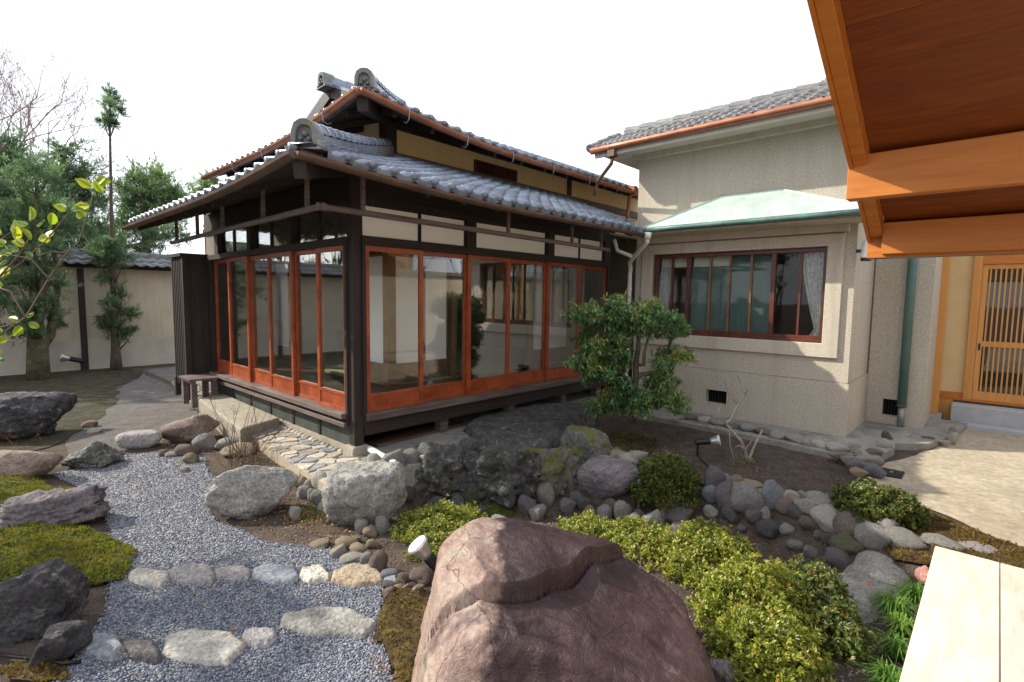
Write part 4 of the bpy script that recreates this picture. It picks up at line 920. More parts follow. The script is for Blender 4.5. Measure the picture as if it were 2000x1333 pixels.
for d0 in (-5.62, -6.6):
    d1 = d0+.955; dr = MB()
    for b in ((d0, .152, d0+.06, 2.168), (d1-.06, .152, d1, 2.168), (d0+.06, .152, d1-.06, .28), (d0+.06, 2.10, d1-.06, 2.168), (d0+.06, .955, d1-.06, 1.035)):
        dr.box(EX, b[0], b[1], EX+.035, b[2], b[3])
    door = dr.build('lattice_door', W['orangev'], ent)
    for z0, z1 in ((.281, .954), (1.036, 2.099)):
        n = 15
        for k in range(n): yy = d0+.06+(d1-d0-.12)*(k+.5)/n; MB().box(EX+.008, yy-.0095, z0, EX+.027, yy+.0095, z1).build('lattice_bar', W['orangev'], door)
    MB().box(EX+.029, d0+.061, .281, EX+.032, d1-.061, 2.099).build('pane', W['frost'], door)
    MB().box(EX-.006, d1-.045, .90, EX-.001, d1-.02, 1.0).build('finger_pull', W['black'], door)
# ================================================================== cypress porch roof over the photographer's side
porch = thing('porch_roof', 'new orange timber porch roof with sloping soffit and heavy beams', 'porch', (3.4, -5.5, 0))
PS = .506; PY = -3.90
def zp(x): return 2.20+PS*(3.46-x)          # underside of the verge rafter
PX0 = -.9
vr = MB(); 
def slopebar(name, y0, y1, x0, x1, zo0, zo1, mat, par=porch, bevel=0):
    v = [(x, y, zp(x)+z) for x in (x0, x1) for y in (y0, y1) for z in (zo0, zo1)]
    return MB().add(v, [(0, 1, 3, 2), (4, 6, 7, 5), (0, 4, 5, 1), (2, 3, 7, 6), (0, 2, 6, 4), (1, 5, 7, 3)]).build(name, mat, par, bevel=bevel)
slopebar('verge_rafter', PY-.10, PY, PX0, 3.40, .0, .165, W['orange'], bevel=.004)
slopebar('verge_fascia', PY+.001, PY+.03, PX0-.02, 3.46, -.015, .26, W['orange'])
MB().box(2.42, -9, 2.46, 2.56, PY+.04, 2.46+.36).build('purlin_beam', W['orange'], porch, bevel=.006)
MB().box(.15, -9, 3.62, .29, PY+.04, 3.98).build('purlin_beam', W['orange'], porch, bevel=.006)
MB().box(3.36, -9, 2.06, 3.462, PY-.101, 2.36).build('eave_beam', W['orange'], porch, bevel=.004)
MB().box(3.463, -9, 2.035, 3.52, PY+.03, 2.40).build('eave_fascia', W['orange'], porch)
MB().tube([(3.57, PY+.02, 2.075), (3.57, -9, 2.075)], .05, 10).build('gutter', W['metalgrey'], porch, smooth=True)
x = 3.46; i = 0
while x > PX0:
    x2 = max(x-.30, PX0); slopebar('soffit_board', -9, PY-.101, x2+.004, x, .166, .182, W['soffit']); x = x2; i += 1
slopebar('roof_deck', -9, PY+.06, PX0-.05, 3.50, .262, .32, W['metalgrey'])
for y in (-6.4, -8.8):
    MB().box(2.40, y-.09, -.19, 2.58, y+.09, 2.459).build('post', W['orangev'], porch); MB().box(.13, y-.09, -.02, .31, y+.09, 3.619).build('post', W['orangev'], porch)
# ================================================================== plaster garden wall with tiled coping
gw = thing('garden_wall', 'ochre plaster garden wall with dark posts and grey tile coping', 'wall', (-4, 10.7, -.2))
GY = 10.6
MB().box(-16, GY, .50, 6, GY+.25, 2.14).build('plaster', W['gwall'], gw)
MB().box(-16, GY-.012, -.4, 6, GY+.28, .499).build('base_course', W['gwallgrey'], gw)
for i in range(7):
    x = -15.2+i*2.88; MB().box(x-.06, GY-.045, -.3, x+.06, GY-.001, 2.12).build('post', W['dark'], gw)
MB().box(-16, GY-.06, 2.141, 6, GY+.31, 2.22).build('wall_plate', W['dark'], gw)
cp = MB(); cp.add([(-16, GY-.38, 2.20), (6, GY-.38, 2.20), (6, GY+.12, 2.46), (-16, GY+.12, 2.46), (6, GY+.62, 2.2), (-16, GY+.62, 2.2)], [(0, 1, 2, 3), (3, 2, 4, 5), (5, 4, 1, 0)])
cope = cp.build('coping', W['dark'], gw)
GT = use(TILE, W['tileold'], 'coping_tile')
for j in range(2):
    for i in range(64):
        x = -7.4+i*TW; y = GY-.40+j*.21
        put_tile(GT, (x, y, 2.20+.52*(y-GY+.38)+.02), 0, .52, cope, 'coping_tile')
for i in range(36): x = -7.4+i*.38; MB().tube([(x, GY+.12, 2.49), (x+.37, GY+.12, 2.485)], [.085, .075], 8).build('ridge_cap', W['tileold'], cope)
MB().box(-16, GY+.03, 2.40, 6, GY+.21, 2.485).build('ridge_course', W['tileold'], cope)
# unseen wall added behind the terrace to fill the reflection in the door glass
bw = thing('added_reflection_wall', 'pale plaster wall with tiled coping closing the yard behind the terrace', 'wall', (1, -9.4, -.2))
MB().box(-8, -9.5, -.3, 10, -9.3, 2.3).build('plaster', W['gwall'], bw); MB().box(-8, -9.65, 2.301, 10, -9.15, 2.42).build('coping', W['tileold'], bw)
# ================================================================== rocks
import bmesh
def rk(name, c, c2, lich=None, th=.6, lsc=9, bsc=28, bump=.9, orand=.2, sc=7, rough=.88, spec=.35):
    return M(name, c, c2, sc=sc, rough=rough, bump=bump, bsc=bsc, dist=.03, orand=orand, spots=lich, spot_sc=lsc, spot_th=th, spec=spec, fine=.34)
W['rkgrey'] = rk('grey_river_stone', (.40, .385, .35), (.20, .195, .18), (.42, .42, .39), .64)
W['rkpale'] = rk('pale_stone', (.54, .505, .44), (.33, .31, .27), (.22, .21, .18), .63)
W['rkblue'] = rk('blue_grey_stone', (.33, .35, .375), (.165, .175, .195), (.38, .39, .40), .66)
W['rkpurp'] = rk('purple_grey_stone', (.235, .200, .208), (.115, .098, .105), (.26, .24, .235), .65)
W['rktan'] = rk('tan_stone', (.42, .335, .235), (.26, .20, .135), (.30, .29, .25), .64)
W['rkdark'] = rk('dark_stone', (.150, .140, .138), (.062, .058, .060), (.25, .24, .23), .62)
W['rkmoss'] = rk('mossy_stone', (.17, .165, .145), (.070, .068, .058), (.115, .125, .025), .53, lsc=5)
W['rklich'] = rk('lichened_stone', (.215, .215, .195), (.085, .085, .078), (.34, .35, .32), .57, lsc=14, bump=1)
W['rkbrown'] = rk('brown_stone', (.28, .215, .175), (.14, .105, .085), (.31, .27, .23), .62)
W['rkblack'] = rk('black_pitted_stone', (.085, .080, .082), (.026, .025, .028), (.17, .165, .16), .60, lsc=11, bump=1)
W['rkledge'] = rk('dark_lichened_ledge', (.125, .122, .110), (.040, .040, .038), (.25, .25, .225), .60, lsc=16, bump=1)
W['rkpink'] = rk('pink_stone', (.46, .24, .20), (.28, .13, .11), (.5, .4, .36), .66)
W['rkstep'] = rk('pale_mauve_path_stone', (.37, .345, .335), (.235, .215, .21), (.45, .43, .40), .64)
ICO = {}
def ico(sub):
    if sub not in ICO:
        bm = bmesh.new(); bmesh.ops.create_icosphere(bm, subdivisions=sub, radius=1); bm.verts.ensure_lookup_table()
        ICO[sub] = (np.array([v.co[:] for v in bm.verts]), np.array([[v.index for v in f.verts] for f in bm.faces])); bm.free()
    return ICO[sub]
def nz3(P, f, o, seed, H=.8):
    off = Vector((seed*3.17, seed*1.31, seed*7.7)); return np.array([noise.fractal(Vector(p)*f+off, H, 2.1, o) for p in P])
def rock_shape(seed, sub, planes=10, sharp=22, rough=.12, flat=0, strata=0):
    D, Fc = ico(sub); rg = np.random.default_rng(seed*31+5)
    n = rg.normal(size=(planes, 3)); n /= np.linalg.norm(n, axis=1)[:, None]; d = rg.uniform(.50, .95, planes)
    if flat: n[0] = (rg.uniform(-.08, .08), rg.uniform(-.12, .04), 1); n[0] /= np.linalg.norm(n[0]); d[0] = flat
    s = (np.clip(D@n.T, 0, None)/d)**sharp; r = (s.sum(1)+(1/1.05)**sharp)**(-1/sharp)
    P = D*r[:, None]
    if rough:
        rd = np.abs(nz3(P, 2.6, 3, seed+20)); P = P*(1+rough*nz3(P, 1.6, 6, seed)+rough*.45*nz3(P, 7, 4, seed+50)-rough*.7*np.clip(.22-rd, 0, 1)/.22*.5)[:, None]
    if strata: P[:, 2] += strata*np.sin(P[:, 2]*9+3*nz3(P, 1.2, 2, seed+9))*.12; P[:, :2] *= (1+strata*.1*np.sin(P[:, 2]*17+2*P[:, 0])[:, None])
    P = (P-(P.max(0)+P.min(0))/2)/((P.max(0)-P.min(0))/2); return P, Fc
VIEW = math.atan2(RT[1], RT[0]); FWD = np.array((HD[0], HD[1], 0))/math.hypot(HD[0], HD[1])
def rock_dims(px, pyb, w, h, dr):
    g = ground(px, pyb); d = (g-CAM)@HD; Wm = w*d/F_PX; hv = h*d/F_PX
    dist = np.linalg.norm(g-CAM); st = (CAM[2]-g[2])/dist; ct = math.sqrt(1-st*st)
    Dm = min(dr*Wm, .85*hv/st); Hm = max(math.sqrt(max(hv*hv-(Dm*st)**2, 0))/ct, .16*Wm); f = (g-CAM)*np.array((1, 1, 0)); f /= np.linalg.norm(f)
    return g, Wm, Dm, Hm, f
def flat_rock(name, label, P, ztop, thick, mat, edge=.06, rough=.02, seed=1, cat='rock', group=None, tilt=(0, 0), st=None, wobble=.03):
    """flat-topped stone with rounded rim and rough faces, footprint P in plan"""
    xs = [p[0] for p in P]; ys = [p[1] for p in P]; sz = max(max(xs)-min(xs), max(ys)-min(ys)); st = st or sz/44; cx = sum(xs)/len(xs); cy = sum(ys)/len(ys)
    sdf = lambda x, y: poly_sd(x, y, P)+wobble*2*fbm(x*3/sz, y*3/sz, 4, seed)+wobble*.8*fbm(x*14/sz, y*14/sz, 3, seed+4)
    def zf(x, y):
        t = np.clip(-sdf(x, y)/edge, 0, 1); return ztop-thick*(1-np.sqrt(np.clip(1-(1-t)**2.2, 0, 1)))+rough*2*fbm(x*4/sz, y*4/sz, 5, seed+7)+rough*.6*fbm(x*18/sz, y*18/sz, 3, seed+8)+tilt[0]*(x-cx)+tilt[1]*(y-cy)-gz(x, y)
    o = sheet(name, sdf, (min(xs)-.08, max(xs)+.08, min(ys)-.08, max(ys)+.08), st, 0, mat, zf=zf)
    o.location = (cx, cy, float(gz(cx, cy))); me = o.data; co = np.empty(len(me.vertices)*3, np.float32); me.vertices.foreach_get('co', co); co = co.reshape(-1, 3)-np.array(o.location, np.float32); me.vertices.foreach_set('co', co.ravel()); me.update()
    return tag(o, label, cat, group)
def px_poly(cx, b, w, h, z, seed, n=7, box=.6):
    rg = random.Random(seed); out = []
    for k in range(n):
        a = 2*math.pi*(k+rg.uniform(-.25, .25))/n; ca, sa = math.cos(a), math.sin(a); m_ = max(abs(ca), abs(sa)); r_ = (1-box)+box/m_; r_ = min(r_, 1.22)*rg.uniform(.96, 1.12)
        out.append(tuple(onp(cx+w/2*ca*r_, b-h/2-h/2*sa*r_, 2, z)[:2]))
    return out
def rock(px, pyb, w, h, mat, label, name='garden_rock', dr=.75, sub=4, seed=1, group=None, cat='rock', bury=.14, yaw=0, z=None, **kw):
    g, Wm, Dm, Hm, f = rock_dims(px, pyb, w, h, dr)
    P, Fc = rock_shape(seed, sub, **kw); c = g+f*Dm*.42; zb = float(gz(c[0], c[1])) if z is None else z; zb = min(zb, g[2]+.05) if z is None else zb
    S = np.array((Wm/2, Dm/2, Hm*(1+bury)/2)); P = P*S; a = math.atan2(f[0], -f[1])*-1; a = math.atan2(f[1], f[0])-math.pi/2+yaw
    ca, sa = math.cos(a), math.sin(a); X = P[:, 0]*ca-P[:, 1]*sa; Y = P[:, 0]*sa+P[:, 1]*ca
    loc = (c[0], c[1], zb-Hm*bury); V = np.stack([X+loc[0], Y+loc[1], P[:, 2]+S[2]+loc[2]], 1)
    o = np_mesh(name, V, Fc, mat, smooth=True, loc=loc); return tag(o, label, cat, group)
COB = []
for s in range(12):
    P, Fc = rock_shape(200+s, 3, planes=7, sharp=26, rough=.11); COB.append((P, Fc))
COBM = {}
def cobble(px, pyb, w, h, mat, label, group, name='cobble', dr=.8, yaw=None, bury=.28, cat='stone', dz=0):
    g, Wm, Dm, Hm, f = rock_dims(px, pyb, w, h, dr); k = random.randrange(12)
    if (k, mat.name) not in COBM:
        P, Fc = COB[k]; me = bpy.data.meshes.new('cobble'); me.from_pydata(P.tolist(), [], Fc.tolist()); me.shade_smooth(); me.materials.append(mat); COBM[(k, mat.name)] = me
    o = link(name, COBM[(k, mat.name)]); c = g+f*Dm*.42; zb = min(float(gz(c[0], c[1])), g[2]+.05)
    o.location = (c[0], c[1], zb+Hm*(.5-bury*.6)+dz); o.scale = (Wm/2, Dm/2, Hm*(1+bury)/2)
    o.rotation_euler = (random.uniform(-.1, .1), random.uniform(-.1, .1), math.atan2(f[1], f[0])-math.pi/2+(random.uniform(-.25, .25) if yaw is None else yaw))
    return tag(o, label, cat, group)
# ---- the large red-brown boulder in front
def red_mat():
    mt, n, l, b = new_mat('red_brown_boulder')
    tc = n.new('ShaderNodeTexCoord')
    def tex(sc, det=8, ro=.6, dist=0, vec=None):
        t = n.new('ShaderNodeTexNoise'); t.inputs['Scale'].default_value = sc; t.inputs['Detail'].default_value = det; t.inputs['Roughness'].default_value = ro; t.inputs['Distortion'].default_value = dist
        l.new(vec or tc.outputs['Object'], t.inputs['Vector']); return t.outputs['Fac']
    def mix(f, a, c):
        x = n.new('ShaderNodeMix'); x.data_type = 'RGBA'; l.new(f, x.inputs[0])
        for sck, v in ((x.inputs[6], a), (x.inputs[7], c)):
            if isinstance(v, tuple): sck.default_value = (*v, 1)
            else: l.new(v, sck)
        return x.outputs[2]
    def th(f, a, c):
        r = ramp(n, [(a, (0, 0, 0)), (c, (1, 1, 1))]); l.new(f, r.inputs[0]); return r.outputs[0]
    base = ramp(n, [(.28, (.016, .0085, .0100)), (.5, (.042, .0205, .0215)), (.74, (.078, .041, .040))]); l.new(tex(2.6, 9, .62, .4), base.inputs[0])
    col = mix(th(tex(1.7, 6, .6, 1.2), .60, .72), base.outputs[0], (.215, .205, .185))                # grey-green vein
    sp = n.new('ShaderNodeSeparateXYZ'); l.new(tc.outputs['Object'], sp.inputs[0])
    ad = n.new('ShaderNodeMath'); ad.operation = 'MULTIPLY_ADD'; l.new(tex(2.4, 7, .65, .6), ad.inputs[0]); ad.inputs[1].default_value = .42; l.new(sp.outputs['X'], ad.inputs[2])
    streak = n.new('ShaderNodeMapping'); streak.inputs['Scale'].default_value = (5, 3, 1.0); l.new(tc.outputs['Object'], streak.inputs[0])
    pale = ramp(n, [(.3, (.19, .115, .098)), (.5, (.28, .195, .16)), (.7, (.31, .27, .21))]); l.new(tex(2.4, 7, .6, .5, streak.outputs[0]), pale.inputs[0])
    r = ramp(n, [(.0, (1, 1, 1)), (.05, (0, 0, 0))])                                                  # pale flank on the low-x side
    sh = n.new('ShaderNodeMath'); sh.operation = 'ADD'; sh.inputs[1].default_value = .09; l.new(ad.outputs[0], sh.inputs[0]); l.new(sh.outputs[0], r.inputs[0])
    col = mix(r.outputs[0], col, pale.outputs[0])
    col = mix(th(tex(14, 9, .75, 1.5), .665, .70), col, (.40, .36, .33))
    fr = ramp(n, [(.3, (.62,)*3), (.7, (1.5,)*3)]); l.new(tex(46, 6, .7), fr.inputs[0]); mm = n.new('ShaderNodeMix'); mm.data_type = 'RGBA'; mm.blend_type = 'MULTIPLY'; mm.inputs[0].default_value = .8; l.new(col, mm.inputs[6]); l.new(fr.outputs[0], mm.inputs[7]); col = mm.outputs[2]
    dv = n.new('ShaderNodeMix'); dv.data_type = 'RGBA'; dv.blend_type = 'ADD'; dv.inputs[0].default_value = .20; dn = n.new('ShaderNodeTexNoise'); dn.inputs['Scale'].default_value = 3.5; dn.inputs['Detail'].default_value = 6; l.new(tc.outputs['Object'], dn.inputs['Vector']); l.new(tc.outputs['Object'], dv.inputs[6]); l.new(dn.outputs['Color'], dv.inputs[7])
    def cracks(sc, wd):
        vo = n.new('ShaderNodeTexVoronoi'); vo.feature = 'DISTANCE_TO_EDGE'; vo.inputs['Scale'].default_value = sc; l.new(dv.outputs[2], vo.inputs['Vector']); r_ = ramp(n, [(0, (0, 0, 0)), (wd, (1, 1, 1))]); l.new(vo.outputs['Distance'], r_.inputs[0]); return r_.outputs[0]
    c1 = cracks(1.55, .0045); c2 = cracks(3.4, .006); cm = n.new('ShaderNodeMix'); cm.data_type = 'RGBA'; cm.blend_type = 'MULTIPLY'; cm.inputs[0].default_value = .3; l.new(c1, cm.inputs[6]); l.new(c2, cm.inputs[7]); crk = cm.outputs[2]
    dk = n.new('ShaderNodeMix'); dk.data_type = 'RGBA'; dk.blend_type = 'MULTIPLY'; dk.inputs[0].default_value = .45; l.new(col, dk.inputs[6]); l.new(crk, dk.inputs[7]); col = dk.outputs[2]
    l.new(col, b.inputs['Base Color'])
    ro = ramp(n, [(.3, (.26,)*3), (.7, (.52,)*3)]); l.new(tex(5), ro.inputs[0]); l.new(ro.outputs[0], b.inputs['Roughness']); b.inputs['Specular IOR Level'].default_value = .45
    bp = n.new('ShaderNodeBump'); bp.inputs['Strength'].default_value = .8; bp.inputs['Distance'].default_value = .025; l.new(tex(13, 12, .66, .5), bp.inputs['Height'])
    bp2 = n.new('ShaderNodeBump'); bp2.inputs['Strength'].default_value = .45; bp2.inputs['Distance'].default_value = .008; l.new(tex(120, 5, .65), bp2.inputs['Height']); l.new(bp.outputs[0], bp2.inputs['Normal'])
    bp3 = n.new('ShaderNodeBump'); bp3.inputs['Strength'].default_value = .45; bp3.inputs['Distance'].default_value = .012; l.new(crk, bp3.inputs['Height']); l.new(bp2.outputs[0], bp3.inputs['Normal'])
    l.new(bp3.outputs[0], b.inputs['Normal']); return mt
def big_boulder():
    hh = np.array((HD[0], HD[1], 0)); hh /= np.linalg.norm(hh); rr_ = np.array((hh[1], -hh[0], 0))
    O = np.array((CAM[0], CAM[1], 0))+hh*2.33+rr_*.197
    D, Fc = ico(7)
    pl = [((.30, -.10, 1), .300), ((-.97, -.12, .20), .585), ((0, -.93, .37), .56), ((.93, -.10, .35), .655), ((.05, .93, .36), .50), ((.55, .75, .35), .60), ((-.60, -.78, .15), .70), ((0, 0, -1), .45), ((-.35, .85, .38), .55), ((.72, -.62, .3), .70), ((-.3, -.2, .93), .505)]
    N = np.array([p[0] for p in pl], float); N /= np.linalg.norm(N, axis=1)[:, None]; d = np.array([p[1] for p in pl])
    P0 = D*(((np.clip(D@N.T, 0, None)/d)**40).sum(1)**(-1/40))[:, None]; rc = np.random.default_rng(44)
    cn = rc.normal(size=(22, 3)); cn[:, 2] = np.abs(cn[:, 2])*.9+.15; cn /= np.linalg.norm(cn, axis=1)[:, None]; cdist = (P0@cn.T).max(0)*rc.uniform(.92, .985, 22)   # chipped facets
    N2 = np.vstack([N, cn]); d2 = np.concatenate([d, cdist]); P = D*(((np.clip(D@N2.T, 0, None)/d2)**70).sum(1)**(-1/70))[:, None]
    P = P*(1+.026*nz3(P, 1.9, 3, 3)+.016*nz3(P, 6, 6, 8)-.012*np.clip(.15-np.abs(nz3(P, 3.1, 2, 17)), 0, 1)/.15)[:, None]
    # ledge: the block behind the crack rises above the sloping face in front of it
    def top(px, py):
        R = ray(px, py); A = N[0]@np.array((R@rr_, R@hh, R[2])); B = CAM-O; b0 = N[0]@np.array((B@rr_, B@hh, B[2])); t = (d[0]-b0)/A; q = B+R*t; return (q@rr_, q@hh)
    crack = [top(*p) for p in ((845, 1150), (905, 1164), (975, 1172), (1045, 1172), (1075, 1150), (1120, 1128), (1165, 1105), (1200, 1085), (1260, 1060))]
    cd_ = seg_dist(P[:, 0], P[:, 1], crack); cx = np.array([c[0] for c in crack]); cy = np.array([c[1] for c in crack]); side = P[:, 1]-np.interp(P[:, 0], cx, cy)
    up = np.clip(N[0]@D.T, 0, 1)**.5*(P[:, 2] > .02)
    rise = np.where(side > 0, .085*np.exp(-(cd_/.42)**2)*np.clip(cd_/.006, 0, 1), 0)
    groove = -.06*np.clip(1-cd_/.016, 0, 1)
    P[:, 2] += (rise+groove)*up
    for px, py, r_, a in ((1165, 1118, .10, .035), (1115, 1135, .10, -.035), (980, 1120, .12, -.022), (1010, 1035, .20, .04), (1275, 1225, .05, .030), (1300, 1262, .05, -.03), (1150, 1240, .16, .02)):
        q = top(px, py); P[:, 2] += a*np.exp(-((P[:, 0]-q[0])**2+(P[:, 1]-q[1])**2)/r_**2)*up
    for pts, wd, a in (([(930, 1105), (948, 1150), (935, 1180), (960, 1245), (990, 1333)], .010, .014), ([(1000, 1225), (1060, 1212), (1120, 1240), (1150, 1250)], .018, .016), ([(1180, 1140), (1250, 1160), (1310, 1180)], .010, -.014), ([(1235, 1085), (1280, 1130), (1330, 1200)], .012, -.016), ([(870, 1290), (905, 1270)], .012, -.02)):
        q = [top(*p) for p in pts]; P[:, 2] += a*np.exp(-(seg_dist(P[:, 0], P[:, 1], q)/wd)**2)*up
    # object keeps its own axes: x to its dark flank, z up
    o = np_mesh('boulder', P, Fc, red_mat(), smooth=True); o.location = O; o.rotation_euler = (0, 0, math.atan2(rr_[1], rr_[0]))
    return tag(o, 'huge smooth red brown boulder with a crack and a pale pink flank', 'boulder')
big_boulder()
# ---- large rocks, each read off the photograph: centre x, lower edge, width, height
rock(497, 1016, 172, 98, W['rkgrey'], 'long smooth grey boulder between the gravel and the bare twiggy shrub', seed=3, sub=5, sharp=14, rough=.11, dr=.5)
rock(714, 1040, 168, 122, W['rkgrey'], 'big pale blocky boulder below the corner of the flagstone paving', seed=14, sub=5, sharp=30, rough=.10, dr=.7, flat=.55, planes=7)
rock(1187, 990, 134, 78, W['rkpurp'], 'rounded purple grey boulder lying in the dry stream', seed=8, sub=5, sharp=7, rough=.07, dr=.65)
rock(1142, 926, 110, 78, W['rkmoss'], 'squat boulder with a green moss cap beside the stream', seed=21, sub=5, sharp=20, flat=.7, rough=.12, dr=.9)
SL = [tuple(onp(x, y, 2, .0)[:2]) for x, y in ((895, 830), (925, 808), (985, 796), (1060, 786), (1150, 782), (1172, 800), (1120, 838), (1060, 868), (985, 866), (930, 856))]
flat_rock('stepping_slab', 'broad flat lichened stepping slab below the veranda', SL, .0, .50, W['rkledge'], edge=.13, rough=.035, seed=33, cat='step', tilt=(.0, .02))
rock(48, 862, 175, 88, W['rkblack'], 'dark blue grey boulder at the edge of the dirt path', seed=41, sub=5, sharp=20, rough=.12, dr=.6, flat=.8)
rock(50, 938, 118, 58, W['rkbrown'], 'flat reddish brown rock in front of the dark blue grey boulder', seed=44, sub=4, sharp=14, flat=.6)
rock(108, 1036, 186, 74, W['rkpurp'], 'craggy purple rock with a white ridge beside the bright moss', seed=47, sub=5, sharp=16, rough=.24, dr=.6, bury=.3)
rock(60, 1255, 205, 128, W['rkblack'], 'pitted black volcanic looking rock below the bright moss', seed=52, sub=5, sharp=16, rough=.20, dr=.6)
rock(122, 1302, 100, 68, W['rkblack'], 'angular slate stone leaning at the foot of the pitted black rock', seed=55, sub=4, sharp=16, rough=.06)
rock(185, 918, 104, 52, W['rklich'], 'low craggy grey rock where the gravel meets the dirt path', seed=58, sub=5, sharp=18, rough=.2, dr=.6)
rock(272, 880, 76, 34, W['rkstep'], 'flat rectangular edging stone between gravel and dirt path', seed=61, sub=4, sharp=16, flat=.6, rough=.05)
rock(375, 868, 102, 52, W['rkbrown'], 'rounded brown rock near the end of the granite step', seed=64, sub=4, sharp=10, rough=.10)
BL = [tuple(onp(x, y, 2, -.30)[:2]) for x, y in ((1590, 1150), (1605, 1105), (1660, 1068), (1740, 1052), (1835, 1056), (1850, 1100), (1800, 1150), (1720, 1185), (1650, 1190), (1605, 1175))]
flat_rock('garden_rock', 'wide grey bedrock slab with pits at the foot of the stone row', BL, -.29, .22, W['rkgrey'], edge=.16, rough=.10, seed=71, tilt=(.05, .03))
rock(845, 1000, 150, 112, W['rkledge'], 'craggy dark outcrop below the corner of the concrete strip', seed=111, sub=5, planes=14, sharp=26, rough=.30, dr=.7, bury=.3)
rock(965, 1004, 205, 122, W['rkledge'], 'widest craggy outcrop of the stream bank under the stepping slab', seed=114, sub=5, planes=14, sharp=26, rough=.34, dr=.6, bury=.3)
rock(1075, 985, 130, 96, W['rkmoss'], 'craggy mossy outcrop between the stepping slab and the purple boulder', seed=119, sub=5, planes=14, sharp=26, rough=.30, dr=.7, bury=.3)
rock(990, 985, 60, 85, W['rkledge'], 'tall craggy lichened rock in the stream bank wall', seed=74, sub=4, sharp=22, rough=.18)
rock(950, 975, 62, 88, W['rkledge'], 'leaning ridge of lichened rock in the stream bank wall', seed=77, sub=4, sharp=22, rough=.20)
rock(1045, 940, 86, 52, W['rkmoss'], 'mossy rock under the edge of the stepping slab', seed=80, sub=4, sharp=20, rough=.16)
rock(1806, 1146, 34, 34, W['rkpink'], 'small red stone beside the pale terrace edge', seed=83, sub=3, rough=.05)
rock(1732, 1152, 66, 26, W['rkpale'], 'white flat stone on the grey bedrock slab near the grass tufts', seed=86, sub=4, sharp=12, flat=.6, rough=.06)
rock(1694, 1186, 40, 38, W['rkpink'], 'angular pinkish stone at the foot of the grey bedrock slab', seed=88, sub=3, sharp=14)
rock(1405, 1345, 70, 50, W['rkpurp'], 'dark slab leaning against the big red boulder', seed=90, sub=4, sharp=14)
# ---- two rows of stones laid across the gravel path
ROWA = [(290, 1142, 92, 38, 'rkpale', 'yellowish pale'), (378, 1132, 90, 35, 'rkstep', 'flat mauve grey'), (453, 1128, 78, 28, 'rkstep', 'pinkish oval'), (535, 1133, 92, 36, 'rkblue', 'dark blue grey'), (616, 1132, 66, 33, 'rkpale', 'white cracked'), (697, 1138, 104, 42, 'rktan', 'large triangular tan'), (761, 1136, 36, 24, 'rkblue', 'small blue white')]
for i, (x, b, w, h, mt, lab) in enumerate(ROWA): flat_rock('path_stone', lab+' stone in the farther row across the gravel', px_poly(x, b, w, h, -.175, 300+i), float(gz(*ground(x, b-h/2)[:2]))+.045, .075, W[mt], edge=.035, rough=.012, seed=300+i, cat='stone', group='stones laid across the gravel', wobble=.012)
ROWB = [(185, 1300, 120, 50, 'rkblue', 'long dark slate'), (272, 1291, 90, 42, 'rkdark', 'blackish brown'), (394, 1286, 165, 66, 'rkpale', 'big pale rust stained'), (508, 1252, 68, 36, 'rkstep', 'small mauve loaf shaped'), (640, 1232, 196, 52, 'rkgrey', 'longest pale grey'), (735, 1345, 90, 24, 'rkpale', 'half buried pale')]
for i, (x, b, w, h, mt, lab) in enumerate(ROWB): flat_rock('path_stone', lab+' stone in the nearer row across the gravel', px_poly(x, b, w, h, -.165, 320+i), float(gz(*ground(x, b-h/2)[:2]))+.045, .075, W[mt], edge=.035, rough=.012, seed=320+i, cat='stone', group='stones laid across the gravel', wobble=.012)
# ---- cobbles, by place
COLN = {W[k_].name: v_ for k_, v_ in dict(rkgrey='mid grey', rkpale='pale', rkblue='blue grey', rkpurp='purple grey', rktan='tan', rkdark='blackish', rkmoss='mossy', rklich='lichened', rkbrown='brown', rkpink='pink', rkstep='mauve').items()}
def cobs(L, s, ox, oy, label, group, mats, big=1.22, **kw):
    for it in L:
        cx, b, w, h = it[:4]; mt = W[it[4]] if len(it) > 4 else W[random.choice(mats)]
        cobble(ox+cx/s, oy+b/s+h/s*(big-1)*.4, big*w/s, big*h/s, mt, label.replace('#', COLN[mt.name]), group, **kw)
BANK = [(75, 463, 105, 95, 'rkpale'), (20, 410, 50, 60), (110, 385, 90, 45, 'rkpale'), (485, 545, 80, 105, 'rkpurp'), (540, 520, 60, 60), (590, 512, 66, 48), (630, 548, 155, 52, 'rktan'), (655, 650, 160, 118, 'rkgrey'), (770, 610, 95, 108, 'rkblue'), (465, 587, 78, 62, 'rkblue'), (540, 636, 98, 110, 'rkpurp'), (828, 646, 78, 62, 'rkbrown'), (856, 592, 78, 52, 'rkpale'), (880, 616, 74, 56, 'rktan'), (926, 582, 62, 42), (1000, 662, 195, 84, 'rkgrey'), (985, 592, 92, 46), (1040, 730, 135, 98, 'rkpale'), (1095, 612, 125, 62, 'rkblue'), (1132, 672, 90, 48), (1172, 775, 160, 112, 'rkbrown'), (1262, 806, 140, 92, 'rkgrey'), (1306, 762, 104, 92, 'rkstep'), (1130, 840, 128, 72, 'rkmoss'), (1420, 815, 160, 82, 'rkgrey'), (1600, 815, 150, 60, 'rkgrey'), (1760, 842, 160, 56, 'rkstep'), (35, 505, 40, 40), (150, 470, 50, 40), (700, 575, 70, 40)]
cobs(BANK, 2.5, 1200, 750, '# river stone in the row holding up the planting bed by the dry stream', 'river stones along the planting bed', ['rkgrey', 'rkpale', 'rkblue', 'rkpurp', 'rktan', 'rkstep'])
